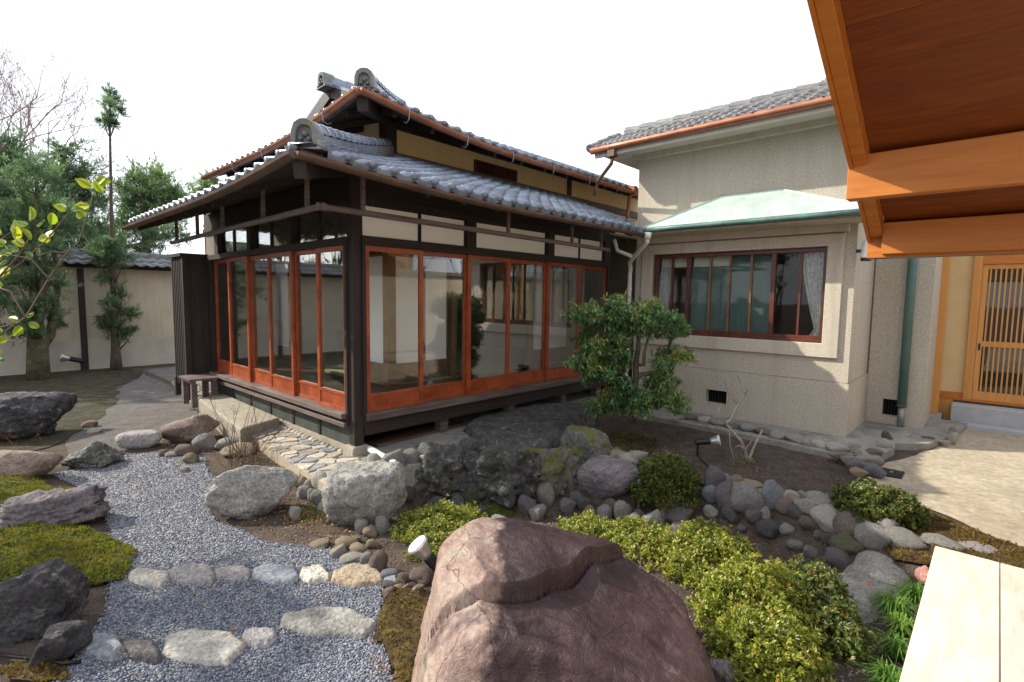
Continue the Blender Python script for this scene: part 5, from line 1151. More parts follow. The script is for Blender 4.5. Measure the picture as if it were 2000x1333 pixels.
BED = [(1045, 786, 62, 44), (1095, 906, 104, 72), (890, 662, 70, 50), (300, 690, 122, 78), (180, 726, 92, 92), (95, 706, 62, 62), (35, 672, 72, 72), (310, 777, 94, 84), (565, 692, 74, 54), (680, 692, 74, 54), (480, 722, 44, 54), (735, 686, 44, 62), (745, 762, 104, 62), (840, 745, 60, 40), (955, 722, 90, 50), (1000, 770, 50, 40), (880, 820, 70, 40), (960, 850, 60, 44), (620, 730, 40, 26), (400, 720, 50, 30), (1015, 950, 90, 60), (960, 905, 60, 40), (560, 640, 60, 40), (470, 660, 60, 44), (1100, 1060, 90, 66), (1165, 1110, 80, 60), (1080, 1000, 60, 40)]
cobs(BED, 2.5, 1200, 750, '# stone lying in the bed of the dry stream', 'stones in the dry stream bed', ['rkbrown', 'rkpurp', 'rkgrey', 'rkdark'])
EDGE = [(375, 195, 66, 26), (440, 208, 70, 26), (510, 222, 72, 28), (580, 238, 72, 30), (650, 254, 74, 32), (725, 272, 78, 32), (800, 292, 84, 34), (880, 312, 84, 36), (945, 328, 60, 34), (1005, 338, 76, 36), (1085, 356, 96, 38, 'rkpale'), (1160, 366, 60, 50), (1098, 390, 84, 30, 'rktan'), (1210, 390, 60, 44), (1265, 380, 70, 36), (1240, 420, 110, 44, 'rkpale'), (1180, 445, 90, 46, 'rkpurp'), (1268, 468, 84, 46, 'rkblue'), (1190, 478, 70, 34, 'rktan'), (1315, 345, 60, 50, 'rkpale'), (1330, 300, 44, 44), (1395, 285, 70, 22), (1460, 290, 60, 18), (1530, 300, 64, 20), (1600, 312, 60, 18), (1650, 300, 40, 40, 'rkpale'), (1655, 262, 36, 36, 'rkpale'), (1140, 410, 60, 34)]
cobs(EDGE, 2.5, 1200, 750, '# cobble edging the concrete apron of the rendered wing', 'edging cobbles of the apron', ['rkgrey', 'rkmoss', 'rkpale', 'rkbrown'], bury=.3, big=1.15, dz=.055)
WALL = [(295, 612, 152, 166, 'rklich'), (170, 530, 124, 92), (60, 545, 130, 100), (460, 520, 94, 84), (535, 500, 96, 92, 'rklich'), (400, 594, 84, 74), (362, 644, 94, 74), (270, 664, 104, 64), (196, 630, 90, 64), (105, 610, 80, 60), (800, 804, 134, 104, 'rklich'), (930, 852, 104, 94, 'rkpurp'), (1050, 806, 114, 114), (1000, 892, 100, 80), (1100, 706, 94, 74), (1190, 702, 94, 114, 'rkbrown'), (980, 632, 186, 104, 'rkmoss'), (430, 752, 120, 90), (570, 792, 94, 84), (480, 832, 90, 70), (340, 852, 120, 84), (130, 790, 120, 84, 'rkdark'), (905, 700, 110, 70), (1195, 854, 94, 74), (1300, 834, 90, 66), (710, 470, 80, 60), (620, 470, 100, 76, 'rklich'), (560, 440, 120, 60), (860, 500, 80, 60, 'rkblue'), (780, 500, 100, 64), (230, 730, 90, 60), (320, 720, 100, 70), (640, 860, 90, 40), (760, 910, 110, 60), (1250, 790, 80, 60), (690, 640, 90, 80), (840, 620, 90, 80), (70, 640, 90, 70), (30, 700, 80, 70), (420, 470, 70, 50)]
cobs(WALL, 3.3333, 750, 750, '# stone in the rough wall below the concrete strip', 'stones of the stream bank wall', ['rklich', 'rkdark', 'rkmoss', 'rkgrey', 'rkpurp'], dr=.7)
FOOT = [(1345, 878, 64, 64, 'rktan'), (1430, 892, 94, 74, 'rkgrey'), (1470, 832, 74, 54), (1550, 892, 94, 94, 'rkgrey'), (1630, 938, 84, 74, 'rkblue'), (1745, 964, 124, 114, 'rkpurp'), (1905, 914, 164, 94, 'rkgrey'), (1910, 1032, 104, 94), (1660, 890, 60, 50), (1445, 494, 64, 64), (1515, 468, 60, 44), (1490, 548, 144, 88, 'rktan'), (1600, 618, 144, 104, 'rkpale'), (1650, 508, 124, 52, 'rkblue'), (1565, 486, 60, 44), (1820, 890, 50, 50), (1360, 935, 60, 44), (1800, 980, 60, 60)]
cobs(FOOT, 3.3333, 750, 750, '# stone packed round the purple grey boulder in the dry stream', 'stones round the stream boulder', ['rkgrey', 'rkpale', 'rkbrown'])
PAVE = [(985, 742, 84, 64, 'rkgrey'), (1045, 764, 64, 74), (1085, 794, 104, 88, 'rkgrey'), (1120, 834, 84, 64, 'rkpale'), (1102, 704, 116, 116, 'rkpale'), (965, 690, 80, 70), (1010, 690, 60, 60), (925, 884, 64, 74, 'rkpale'), (1040, 640, 80, 60), (985, 620, 60, 50, 'rktan'), (1450, 590, 110, 90, 'rkpale'), (1350, 590, 100, 60, 'rktan')]
cobs(PAVE, 3.3333, 300, 750, '# cobble holding the end of the flagstone paving', 'cobbles at the paving edge', ['rkgrey', 'rkpale', 'rktan'])
PATH = [(1355, 964, 74, 74, 'rkpale'), (1490, 974, 84, 94, 'rkgrey'), (1412, 1004, 84, 64), (1255, 1084, 124, 74, 'rktan'), (1082, 1072, 112, 48, 'rktan'), (1200, 1134, 88, 68, 'rkpale'), (1335, 1114, 94, 64), (1292, 1168, 144, 64, 'rkpale'), (1462, 1234, 104, 112, 'rkbrown'), (1385, 1170, 70, 60), (1425, 1070, 70, 50), (1320, 1040, 60, 40), (1150, 910, 50, 30), (1400, 1140, 60, 40)]
cobs(PATH, 3.3333, 300, 750, '# stone in the cluster between the gravel and the clipped azalea', 'stones beside the gravel', ['rkgrey', 'rkbrown', 'rktan'])
SPOT = [(1440, 602, 94, 52, 'rkpurp'), (1522, 582, 84, 54, 'rktan'), (1520, 626, 80, 50, 'rktan'), (1566, 634, 64, 52, 'rktan'), (1636, 648, 54, 48, 'rkpale'), (1680, 634, 64, 54, 'rktan'), (1440, 674, 94, 72, 'rkbrown'), (1562, 542, 130, 66, 'rkbrown'), (1690, 575, 160, 104, 'rkbrown'), (1440, 540, 140, 80, 'rkblue'), (1600, 600, 40, 30)]
cobs(SPOT, 4, 400, 1000, 'small # stone in the heap beside the near garden spotlight', 'stones by the near spotlight', ['rktan', 'rkbrown'])
LEFT = [(1605, 800, 150, 110, 'rkgrey'), (1785, 790, 170, 80, 'rkgrey'), (1905, 755, 60, 60), (1470, 850, 150, 90, 'rkbrown'), (1490, 905, 100, 70, 'rktan'), (1350, 855, 90, 40), (1280, 850, 60, 50), (700, 620, 90, 46, 'rktan'), (735, 670, 78, 36, 'rkpale'), (1590, 500, 84, 56, 'rkpale'), (1445, 975, 60, 40), (1975, 740, 90, 100, 'rkpale'), (1870, 850, 220, 80, 'rktan')]
cobs(LEFT, 4, 0, 680, '# stone set in the ground between the gravel path and the granite step', 'stones by the granite step', ['rkgrey', 'rkbrown', 'rkpale'])
# ================================================================== foliage helpers
def leaves(P, dirs, L, Wd, mat, name, parent=None, seed=1, fold=.25, rnd=None, droop=0):
    """folded leaf blades: base, two sides, tip; P, dirs (n,3); L length (n,) or float"""
    rg = np.random.default_rng(seed); P = np.asarray(P, float); n = len(P); d = np.asarray(dirs, float); d = d/np.linalg.norm(d, axis=1)[:, None]
    d = d.copy(); d[:, 2] -= droop; d /= np.linalg.norm(d, axis=1)[:, None]
    s = np.cross(d, rg.normal(size=(n, 3))*.35+np.array((0, 0, 1.))); s /= np.linalg.norm(s, axis=1)[:, None]+1e-9; u = np.cross(s, d)
    L = (np.broadcast_to(L, n)*rg.uniform(.7, 1.2, n))[:, None]; w = L*Wd*rg.uniform(.8, 1.2, (n, 1))
    V = np.stack([P, P+d*L*.5+s*w/2+u*w*fold, P+d*L, P+d*L*.5-s*w/2+u*w*fold], 1).reshape(-1, 3)
    k = np.arange(n)[:, None]*4; Fc = np.concatenate([k+np.array([[0, 1, 2]]), k+np.array([[0, 2, 3]])], 1).reshape(-1, 3)
    r = rg.random(n) if rnd is None else np.clip(rnd, 0, 1)
    return np_mesh(name, V, Fc, mat, parent, rnd=np.repeat(r, 2))
def sph(n, rg):
    v = rg.normal(size=(n, 3)); return v/np.linalg.norm(v, axis=1)[:, None]
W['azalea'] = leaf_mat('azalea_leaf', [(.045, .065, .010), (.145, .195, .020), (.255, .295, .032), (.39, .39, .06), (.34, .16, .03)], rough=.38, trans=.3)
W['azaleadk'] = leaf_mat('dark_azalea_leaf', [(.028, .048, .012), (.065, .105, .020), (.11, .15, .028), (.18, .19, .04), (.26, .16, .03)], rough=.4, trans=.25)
W['pieris'] = leaf_mat('pieris_leaf', [(.032, .085, .038), (.085, .18, .070), (.155, .27, .095), (.29, .37, .09), (.42, .21, .10)], rough=.32, trans=.25)
W['needle'] = leaf_mat('podocarp_leaf', [(.055, .115, .060), (.115, .20, .095), (.18, .28, .125), (.26, .36, .15)], rough=.5, trans=.45)
W['needlelt'] = leaf_mat('bright_green_conifer_leaf', [(.075, .145, .062), (.15, .25, .10), (.22, .33, .125), (.30, .41, .16)], rough=.5, trans=.4)  # leaf colour a lighter green than the other conifers
W['young'] = leaf_mat('young_yellow_green_leaf', [(.13, .21, .012), (.28, .38, .02), (.42, .46, .03), (.10, .20, .09)], rough=.35, trans=.55)
W['grass'] = leaf_mat('mondo_grass_blade', [(.040, .11, .018), (.09, .21, .03), (.16, .31, .045), (.26, .38, .07)], rough=.4, trans=.35)
W['dryleaf'] = leaf_mat('dry_leaf', [(.16, .06, .025), (.26, .11, .04), (.34, .19, .07), (.12, .06, .035)], rough=.8, trans=.2)
W['weed'] = leaf_mat('weed_leaf', [(.06, .10, .02), (.14, .16, .03), (.30, .26, .04), (.30, .12, .04)], rough=.6, trans=.3)
# ================================================================== clipped azaleas
def azalea(label, lobes, ncl, L, mat, seed, group='azalea bushes', stems=None, cat='bush', sprig=.1):
    """lobes: (x, y, z centre, rx, ry, rz); whorls of leaves over the union of the lobes' surfaces"""
    rg = np.random.default_rng(seed); A = np.array(lobes, float); x0, y0 = A[:, 0].mean(), A[:, 1].mean(); z0 = float(gz(x0, y0))
    root = thing('azalea_bush', label, cat, (x0, y0, z0), group)
    w = (A[:, 3]*A[:, 4]+A[:, 5]*A[:, 4]); k = rg.choice(len(A), ncl, p=w/w.sum()); D = sph(ncl, rg); D[:, 2] = np.where(D[:, 2] < -.25, -D[:, 2], D[:, 2])
    lump = 1+.26*np.array([noise.fractal(Vector(d)*3.0+Vector((i_*5., seed, 0)), .7, 2, 3) for d, i_ in zip(D, k)])
    shell = rg.uniform(0, 1, ncl)**.45; shell = .62+.38*shell+rg.exponential(.018, ncl)
    C = A[k, :3]+D*A[k, 3:]*(lump*shell)[:, None]
    ins = np.ones(ncl, bool)
    for i, a in enumerate(A): ins &= (k == i) | (((((C-a[:3])/a[3:])**2).sum(1)) > .60)
    ins &= C[:, 2] > gz(C[:, 0], C[:, 1])+.01
    C = C[ins]; D = D[ins]; sh = shell[ins]; n = len(C); ax = D/np.array(A[k[ins], 3:]); ax /= np.linalg.norm(ax, axis=1)[:, None]; ax[:, 2] += .55; ax += rg.normal(0, .25, (n, 3)); ax /= np.linalg.norm(ax, axis=1)[:, None]
    P = []; Dr = []; R = []; base = rg.normal(.45, .17, n)+.25*(sh-.85)
    for q in range(7):
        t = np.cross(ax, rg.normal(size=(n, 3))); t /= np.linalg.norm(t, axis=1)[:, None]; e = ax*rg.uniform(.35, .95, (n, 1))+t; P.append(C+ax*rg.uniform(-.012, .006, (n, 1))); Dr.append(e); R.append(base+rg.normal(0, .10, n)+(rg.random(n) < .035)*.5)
    leaves(np.concatenate(P), np.concatenate(Dr), L, .42, mat, 'foliage', root, seed, rnd=np.concatenate(R))
    mb = MB()
    for i in range(26):
        a = A[rg.integers(len(A))]; d = sph(1, rg)[0]; d[2] = abs(d[2])*.7+.2; b = np.array((a[0]+rg.uniform(-.08, .08), a[1]+rg.uniform(-.08, .08), float(gz(a[0], a[1]))-.02)); e = a[:3]+d*a[3:]*.85; m_ = (b+e)/2+rg.normal(0, .03, 3)
        mb.tube([b, m_, e], [.010, .007, .003], 5)
    mb.build('stems', W['twig'], root); return root
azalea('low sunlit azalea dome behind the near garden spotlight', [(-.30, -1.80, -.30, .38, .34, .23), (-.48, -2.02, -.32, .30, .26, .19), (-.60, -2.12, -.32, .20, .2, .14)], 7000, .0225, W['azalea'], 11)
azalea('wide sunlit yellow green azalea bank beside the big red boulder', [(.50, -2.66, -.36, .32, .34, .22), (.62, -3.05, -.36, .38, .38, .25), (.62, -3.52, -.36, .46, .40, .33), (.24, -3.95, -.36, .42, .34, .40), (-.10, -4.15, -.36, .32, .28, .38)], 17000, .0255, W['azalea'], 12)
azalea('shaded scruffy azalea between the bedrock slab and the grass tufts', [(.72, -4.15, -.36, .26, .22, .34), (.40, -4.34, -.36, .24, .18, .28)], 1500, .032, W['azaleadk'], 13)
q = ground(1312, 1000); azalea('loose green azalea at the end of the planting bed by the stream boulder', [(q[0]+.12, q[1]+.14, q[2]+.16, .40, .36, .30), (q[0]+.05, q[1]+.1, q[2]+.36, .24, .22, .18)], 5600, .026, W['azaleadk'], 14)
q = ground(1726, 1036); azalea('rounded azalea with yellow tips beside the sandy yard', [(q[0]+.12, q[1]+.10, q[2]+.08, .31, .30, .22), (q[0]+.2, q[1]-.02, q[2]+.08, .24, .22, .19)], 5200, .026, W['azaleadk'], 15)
# ================================================================== gnarled pieris in front of the wing
def px_path(pts, d): return [dep(x, y, d+(dd[0] if dd else 0)) for x, y, *dd in pts]
pc = onp(1228, 862, 2, -.16); PD = float((pc-CAM)@HD)
pie = thing('gnarled_shrub', 'gnarled shrub with layered green foliage and twisted mossy trunks', 'shrub', tuple(pc))
def zx(x, y): return (1100+x/4.1665, 480+y/4.1665)      # from the enlargement
TR = [[(560, 1440), (565, 1330), (580, 1180), (590, 1080), (590, 960), (610, 840), (612, 740)], [(590, 1080), (640, 1050), (720, 1040), (760, 1020), (810, 930), (850, 860), (885, 740)], [(605, 970), (655, 975), (660, 880), (690, 760), (712, 720)], [(565, 1200), (640, 1185), (700, 1180), (760, 1195), (790, 1160), (800, 1110)], [(560, 1330), (480, 1250), (430, 1180), (350, 1150), (320, 1080)], [(820, 1040), (880, 1020), (915, 960)], [(570, 1290), (660, 1290), (760, 1290), (830, 1210)], [(580, 1150), (470, 1040), (420, 900), (380, 760), (300, 660)], [(612, 760), (560, 640), (480, 560)], [(712, 720), (720, 600)], [(885, 740), (900, 640)]]
mb = MB()
for i, T in enumerate(TR):
    pts = [dep(*zx(x, y), PD+.10*math.sin(i*2.1)*(j/len(T))) for j, (x, y) in enumerate(T)]; r0 = (.055, .035, .028, .032, .03, .016, .022, .026, .022, .016, .016)[i]
    mb.tube(pts, [r0*(1-.55*j/(len(pts)-1)) for j in range(len(pts))], 7)
mb.build('trunk', W['barkmoss'], pie, smooth=True)
CL = [(180, 560, 105), (300, 600, 95), (440, 480, 80), (420, 600, 110), (520, 640, 90), (610, 600, 90), (700, 520, 85), (640, 680, 80), (760, 600, 85), (860, 600, 80), (900, 660, 85), (960, 690, 60), (820, 690, 70), (230, 770, 80), (280, 830, 70), (420, 870, 100), (150, 960, 80), (220, 990, 95), (330, 1000, 95), (440, 960, 80), (400, 1060, 80), (470, 890, 60), (500, 1130, 60), (820, 900, 70), (930, 880, 75), (810, 960, 60), (970, 900, 60), (780, 1070, 70), (840, 1110, 60), (720, 1130, 55), (360, 1230, 70), (440, 1290, 80), (640, 1250, 80), (740, 1260, 80), (860, 1240, 80), (920, 1290, 80), (640, 1330, 70), (250, 1310, 60), (540, 1260, 60)]
rg = np.random.default_rng(5); P = []; Dr = []; R = []
CL += [(rg.uniform(140, 940), rg.uniform(500, 740), 56) for _ in range(10)]+[(rg.uniform(110, 500), rg.uniform(740, 1120), 52) for _ in range(9)]+[(rg.uniform(300, 940), rg.uniform(1180, 1330), 50) for _ in range(6)]
for (x, y, r) in CL:
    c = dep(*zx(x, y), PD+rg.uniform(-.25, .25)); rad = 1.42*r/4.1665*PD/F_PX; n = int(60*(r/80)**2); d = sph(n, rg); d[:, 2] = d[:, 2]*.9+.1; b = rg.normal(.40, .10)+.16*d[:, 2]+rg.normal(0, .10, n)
    cc = c+d*np.array((1, 1, .7))*rad*rg.uniform(.25, 1.15, (n, 1))
    for q in range(9):                                            # whorl of drooping leaves at every shoot tip
        t = rg.normal(size=(n, 3)); P.append(cc+rg.normal(0, .010, (n, 3))); Dr.append(d*.45+t*.8-np.array((0, 0, .35))); R.append(b+rg.normal(0, .09, n)+(rg.random(n) < .04)*.5)
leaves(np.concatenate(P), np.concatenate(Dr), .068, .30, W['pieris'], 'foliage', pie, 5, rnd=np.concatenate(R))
# ================================================================== trees by the garden wall
def tree(name, label, base, stems, clumps, mat, bark, L, Wd, dens, seed, cat='tree', group=None, droop=.1, flat=.8, depth_j=.5, up=.6):
    """stems: lists of (x, y, z, r); clumps: (x, y, z, r)"""
    rg = np.random.default_rng(seed); root = thing(name, label, cat, base, group); mb = MB()
    for s in stems: mb.tube([p[:3] for p in s], [p[3] for p in s], 8)
    for (x, y, z, r) in clumps:                                   # a limb into every clump
        best = min((p for s in stems for p in s if p[2] < z+.05), key=lambda p: (p[0]-x)**2+(p[1]-y)**2+.5*(p[2]-z)**2, default=stems[0][0])
        mb.tube([best[:3], ((best[0]+x)/2, (best[1]+y)/2, (best[2]+z)/2-.04), (x, y, z)], [min(.03, best[3]*.5), .012, .006], 5)
    mb.build('trunk', bark, root, smooth=True); P = []; Dr = []; R = []
    for (x, y, z, r) in clumps:                                   # sprays fan out from each clump's limb; leaves sit along them
        ns = max(10, int(dens*r*r*10/7)); d = sph(ns, rg); d[:, 2] = d[:, 2]*flat+.25; Ls = r*rg.uniform(.55, 1.3, (ns, 1)); c0 = np.array((x, y, z))+rg.normal(0, r*.22, (ns, 3))*np.array((1, 1, .8)); b = rg.normal(.42, .10)+rg.normal(0, .12, ns)+.14*d[:, 2]
        for q in range(12):
            t = (q+rg.random((ns, 1)))/12; pt = c0+d*Ls*t+np.array((0, 0, -.10))*Ls*t*t; e = d*.9+rg.normal(0, .5, (ns, 3))+np.array((0, 0, up*.5))
            for w_ in range(3): P.append(pt); Dr.append(e+rg.normal(0, .45, (ns, 3))); R.append(b+rg.normal(0, .10, ns)+.15*(t[:, 0]-.5))
    leaves(np.concatenate(P), np.concatenate(Dr), L, Wd, mat, 'crown', root, seed, rnd=np.concatenate(R), droop=droop); return root
def yc(px, py, y, r, k=1): p = onp(px, py, 1, y); d = (p-CAM)@HD; return (p[0], p[1], p[2], r*d/F_PX*k)
TY = 10.0
b = onp(228, 724, 1, TY); st = [yc(x, y, TY, r) for x, y, r in ((228, 728, 11), (226, 690, 8), (224, 640, 6), (221, 560, 4.6), (219, 470, 3.8), (217, 400, 3), (216, 330, 2.4), (215, 270, 2), (214, 190, 1))]
cl = [yc(*c[:2], TY+random.uniform(-.25, .25), c[2]) for c in ((214, 182, 13), (206, 205, 15), (226, 198, 15), (233, 218, 14), (214, 228, 15), (203, 240, 10), (222, 244, 9), (205, 488, 26), (228, 478, 20), (190, 500, 22), (215, 515, 26), (245, 500, 18), (205, 545, 14), (240, 575, 20), (210, 590, 18), (232, 610, 22), (205, 625, 20), (252, 615, 18), (225, 645, 24), (240, 655, 16), (260, 650, 12))]
tree('evergreen_tree', 'tall slender evergreen with a tuft on top of its bare trunk', (b[0], b[1], -.22), [st], cl, W['needle'], W['bark'], .13, .11, 230, 21, group='evergreens by the wall')
TY = 9.4; b = onp(76, 740, 1, TY)
st = [[yc(x, y, TY, r) for x, y, r in ((76, 748, 19), (74, 700, 17), (74, 660, 16), (68, 610, 8), (66, 540, 6), (70, 460, 5), (72, 380, 3.5), (70, 330, 2))], [yc(x, y, TY+.1, r) for x, y, r in ((76, 680, 12), (98, 655, 8), (108, 600, 6), (112, 540, 5), (104, 460, 4), (100, 400, 3))], [yc(x, y, TY-.15, r) for x, y, r in ((72, 660, 7), (82, 600, 6), (86, 520, 5), (84, 450, 3))]]
cl = [yc(*c[:2], TY+random.uniform(-.4, .4), c[2]) for c in ((70, 330, 34), (40, 360, 34), (95, 350, 38), (60, 400, 44), (110, 410, 40), (30, 430, 40), (80, 450, 44), (130, 440, 30), (50, 480, 40), (15, 500, 36), (105, 490, 34), (30, 545, 36), (65, 560, 38), (10, 590, 34), (45, 610, 36), (95, 590, 28), (120, 560, 24), (20, 645, 30), (60, 640, 26), (115, 630, 22), (90, 535, 26), (100, 620, 20), (-20, 560, 40), (-20, 460, 44))]
tree('evergreen_tree', 'bushy evergreen with forked mossy trunk in front of the plaster wall', (b[0], b[1], -.22), st, cl, W['needle'], W['barkmoss'], .13, .11, 150, 22, group='evergreens by the wall')
# trees beyond the wall
def back(label, crown, ty, seed, mat, trunkx, L=.15, dens=105, g='trees beyond the garden wall', name='evergreen_tree', bark='bark', up=.7):
    cl = [yc(x, y, ty+random.uniform(-.8, .8), r) for x, y, r in crown]; b = onp(trunkx, 600, 1, ty); top = min(crown, key=lambda c: c[1])
    st = [[(b[0], ty, -.3, .16), (b[0]+.05, ty, 1.8, .13), (b[0]-.03, ty+.05, cl[crown.index(top)][2]-.6, .06), (cl[crown.index(top)][0], ty, cl[crown.index(top)][2], .02)]]
    return tree(name, label, (b[0], ty, -.3), st, cl, mat, W[bark], L, .15, dens, seed, group=g, up=up)
random.seed(3)
back('broad dark evergreen behind the forked bushy evergreen', [(130, 300, 34), (110, 340, 50), (160, 340, 44), (180, 390, 46), (130, 390, 60), (90, 400, 50), (150, 440, 60), (190, 450, 40), (110, 460, 55), (170, 490, 44), (70, 450, 44), (60, 500, 50)], 13.4, 31, W['needle'], 130)
back('light green evergreen standing behind the tall slender evergreen', [(270, 355, 34), (310, 350, 36), (290, 380, 44), (335, 375, 34), (345, 400, 28), (260, 400, 40), (310, 410, 44), (250, 440, 40), (285, 445, 44), (330, 430, 34), (240, 370, 24), (230, 470, 34)], 14.2, 32, W['needlelt'], 290, dens=120)
back('small green tree peeping over the lower roof', [(410, 352, 20), (395, 366, 18), (425, 362, 18), (410, 375, 22), (380, 380, 12)], 15.0, 33, W['needlelt'], 410, dens=150)
back('dark evergreen at the edge of the garden behind the leafy branch', [(10, 290, 40), (30, 330, 44), (-20, 330, 60), (10, 380, 50), (40, 400, 44), (-30, 420, 70), (20, 450, 54), (-40, 500, 70), (30, 500, 40)], 12.6, 34, W['needle'], 0)
back('dark evergreen filling the gap behind the two evergreens by the wall', [(200, 500, 36), (160, 520, 34), (230, 500, 34), (270, 490, 30), (300, 470, 34), (340, 460, 30), (120, 520, 30), (190, 470, 30)], 12.2, 35, W['needle'], 200, dens=110)
for i, (tx, ty, h) in enumerate(((-7.5, 12.6, 4.6), (-10.5, 12.2, 5.2), (-4.9, 13.2, 5.0))):       # carry on along the wall; they stand in the door glass
    rg = np.random.default_rng(70+i); cl = [(tx+rg.normal(0, .8), ty+rg.normal(0, .5), rg.uniform(1.6, h), rg.uniform(.45, .75)) for _ in range(13)]
    tree('evergreen_tree', ('round evergreen beyond the left end of the garden wall', 'tall evergreen beyond the far left end of the garden wall', 'evergreen next to the bare winter tree beyond the wall')[i], (tx, ty, -.3), [[(tx, ty, -.3, .15), (tx, ty, h*.6, .09), (tx+.1, ty, h, .02)]], cl, W['needle'], W['bark'], .17, .2, 60, 80+i, group='trees beyond the garden wall')
# evergreens closing the garden on the sides the camera does not face; they shade the path and stand in the glass
proto = None
def copy_tree(o, loc, rz, sc):
    c = o.copy(); COL.objects.link(c); c.location = loc; c.rotation_euler = (0, 0, rz); c.scale = (sc, sc, sc)
    for ch in o.children: k_ = ch.copy(); COL.objects.link(k_); k_.parent = c
    return c
rg = np.random.default_rng(123); cl = [(-5.3+rg.normal(0, .55), 3.1+rg.normal(0, .55), rg.uniform(2.3, 3.9), rg.uniform(.32, .5)) for _ in range(11)]
proto = tree('evergreen_tree', 'evergreen standing beside the dirt path on the sunny side of the garden', (-5.3, 3.1, -.22), [[(-5.3, 3.1, -.25, .11), (-5.25, 3.1, 1.5, .08), (-5.3, 3.15, 3.6, .02)]], cl, W['needle'], W['bark'], .11, .3, 60, 124, group='evergreens round the garden')
for i, (x, y, s_) in enumerate([(-11.5, -7, 1.2), (-11, -4, 1.3), (-11.5, -1, 1.2), (-11, 2, 1.25), (-11.6, 5, 1.3), (-11, 8, 1.2), (-8, -11, 1.2), (7, -11.5, 1.25), (9.5, -12, 1.3), (12, -11.5, 1.3), (14, -9, 1.2), (-6.4, 11.9, 1.35), (-8.8, 11.8, 1.3), (-3.6, 12.2, 1.3), (-12, 10.5, 1.35), (-10.6, 12.4, 1.5)]):
    c = copy_tree(proto, (x, y, -.22), i*1.3, s_); c['label'] = 'evergreen in the belt of trees closing the garden behind the terrace' if y < -8 else ('evergreen in the belt of trees closing the sunny side of the garden' if x < -10 else 'dense evergreen close behind the coping of the garden wall')
# bare winter tree, upper left
def bare_tree(label, base, top, seed, n, reach):
    rg = random.Random(seed); root = thing('bare_tree', label, 'tree', base); mb = MB()
    def grow(p, d, L, r, lv):
        pts = [p]; q = Vector(p); dd = Vector(d)
        for _ in range(3):
            dd = (dd+Vector((rg.uniform(-.25, .25), rg.uniform(-.25, .25), rg.uniform(-.12, .18)))).normalized(); q = q+dd*L/3; pts.append(q.copy())
        mb.tube(pts, [r, r*.85, r*.7, r*.55], 5 if lv < 3 else 3, cap=False)
        if lv < 6:
            for _ in range(rg.choice((2, 3, 3)) if lv < 5 else 3):
                ax = Vector((rg.uniform(-1, 1), rg.uniform(-1, 1), rg.uniform(-.5, .6))).normalized(); grow(pts[rg.choice((2, 3, 3))], (dd+ax*.75).normalized(), L*rg.uniform(.62, .82), r*.62, lv+1)
    b = Vector(base); t = Vector(top); mb.tube([b, b.lerp(t, .5)+Vector((.1, 0, 0)), t], [.13, .09, .05], 8)
    for k in range(n): grow(t-(t-b)*rg.uniform(0, .25), (rg.uniform(-.6, .9), rg.uniform(-.5, .5), rg.uniform(.25, .9)), reach, .030, 1)
    mb.build('branches', W['finetwig'], root, smooth=False); return root
p = onp(10, 330, 1, 17.0); bare_tree('leafless winter tree with fine reddish twigs above the evergreens', (p[0], 17.0, -.3), (p[0], 17.0, p[2]+.2), 4, 20, 1.5)
# ================================================================== sapling whose leafy branches reach into the frame
sp = dep(-190, 1150, 2.5); sp[2] = float(gz(sp[0], sp[1])); sap = thing('leafy_sapling', 'young sapling branches with fresh yellow green leaves reaching over the path', 'sapling', tuple(sp)); mb = MB(); BD = 2.3
A0 = dep(-190, 640, BD); mb.tube([sp, (sp+A0)/2+np.array((.03, .02, 0)), A0], [.016, .013, .010], 6); SK = dep(-60, 620, BD)
BR = [[(-190, 640), (-60, 640), (0, 655), (50, 620), (95, 545), (130, 495), (155, 470), (168, 430), (180, 385)], [(-190, 640), (-60, 560), (0, 540), (40, 515), (90, 470), (135, 415)], [(-60, 560), (0, 470), (20, 455)], [(95, 545), (60, 505), (0, 495)], [(50, 620), (20, 570), (-10, 560)], [(0, 540), (35, 500), (60, 462)], [(-60, 640), (0, 640), (40, 630)], [(130, 495), (100, 492), (75, 500)]]
for T in BR:
    pts = [dep(x, y, BD+.03*math.sin(j+x*.1)) for j, (x, y) in enumerate(T)]; mb.tube(pts, [max(.0045*(1-.7*j/len(pts)), .0018) for j in range(len(pts))], 5)
mb.build('branches', W['twig'], sap, smooth=True)
LP = [(183, 352, -1.2), (192, 362, .4), (178, 366, 2.6), (188, 356, .1), (130, 408, 2.9), (145, 405, .2), (150, 412, -.6), (138, 412, .3), (60, 432, 1.8), (55, 440, 2.9), (70, 440, .3), (62, 468, 2.4), (48, 476, 3.0), (75, 470, .2), (38, 490, 2.8), (20, 492, 3.3), (10, 478, 2.8), (5, 500, 3.4), (30, 470, 1.2), (85, 462, .6), (92, 448, .5), (12, 505, -2.0), (18, 520, -2.2), (35, 625, 3.0), (48, 618, .3), (55, 630, -.5), (42, 638, -2.4), (5, 650, 2.8), (15, 660, -2.8), (62, 505, 2.5), (100, 440, 1.0), (5, 560, 2.7), (2, 460, 2.2), (68, 485, -.8), (28, 455, 1.9), (3, 690, 3.0), (8, 700, -2.9)]
rg = np.random.default_rng(9); Pl = np.array([dep(x, y, BD+rg.uniform(-.03, .03)) for x, y, a in LP]); Dl = np.array([RT*math.cos(a)+UP*math.sin(a)+HD*rg.uniform(-.5, .5) for _, _, a in LP])
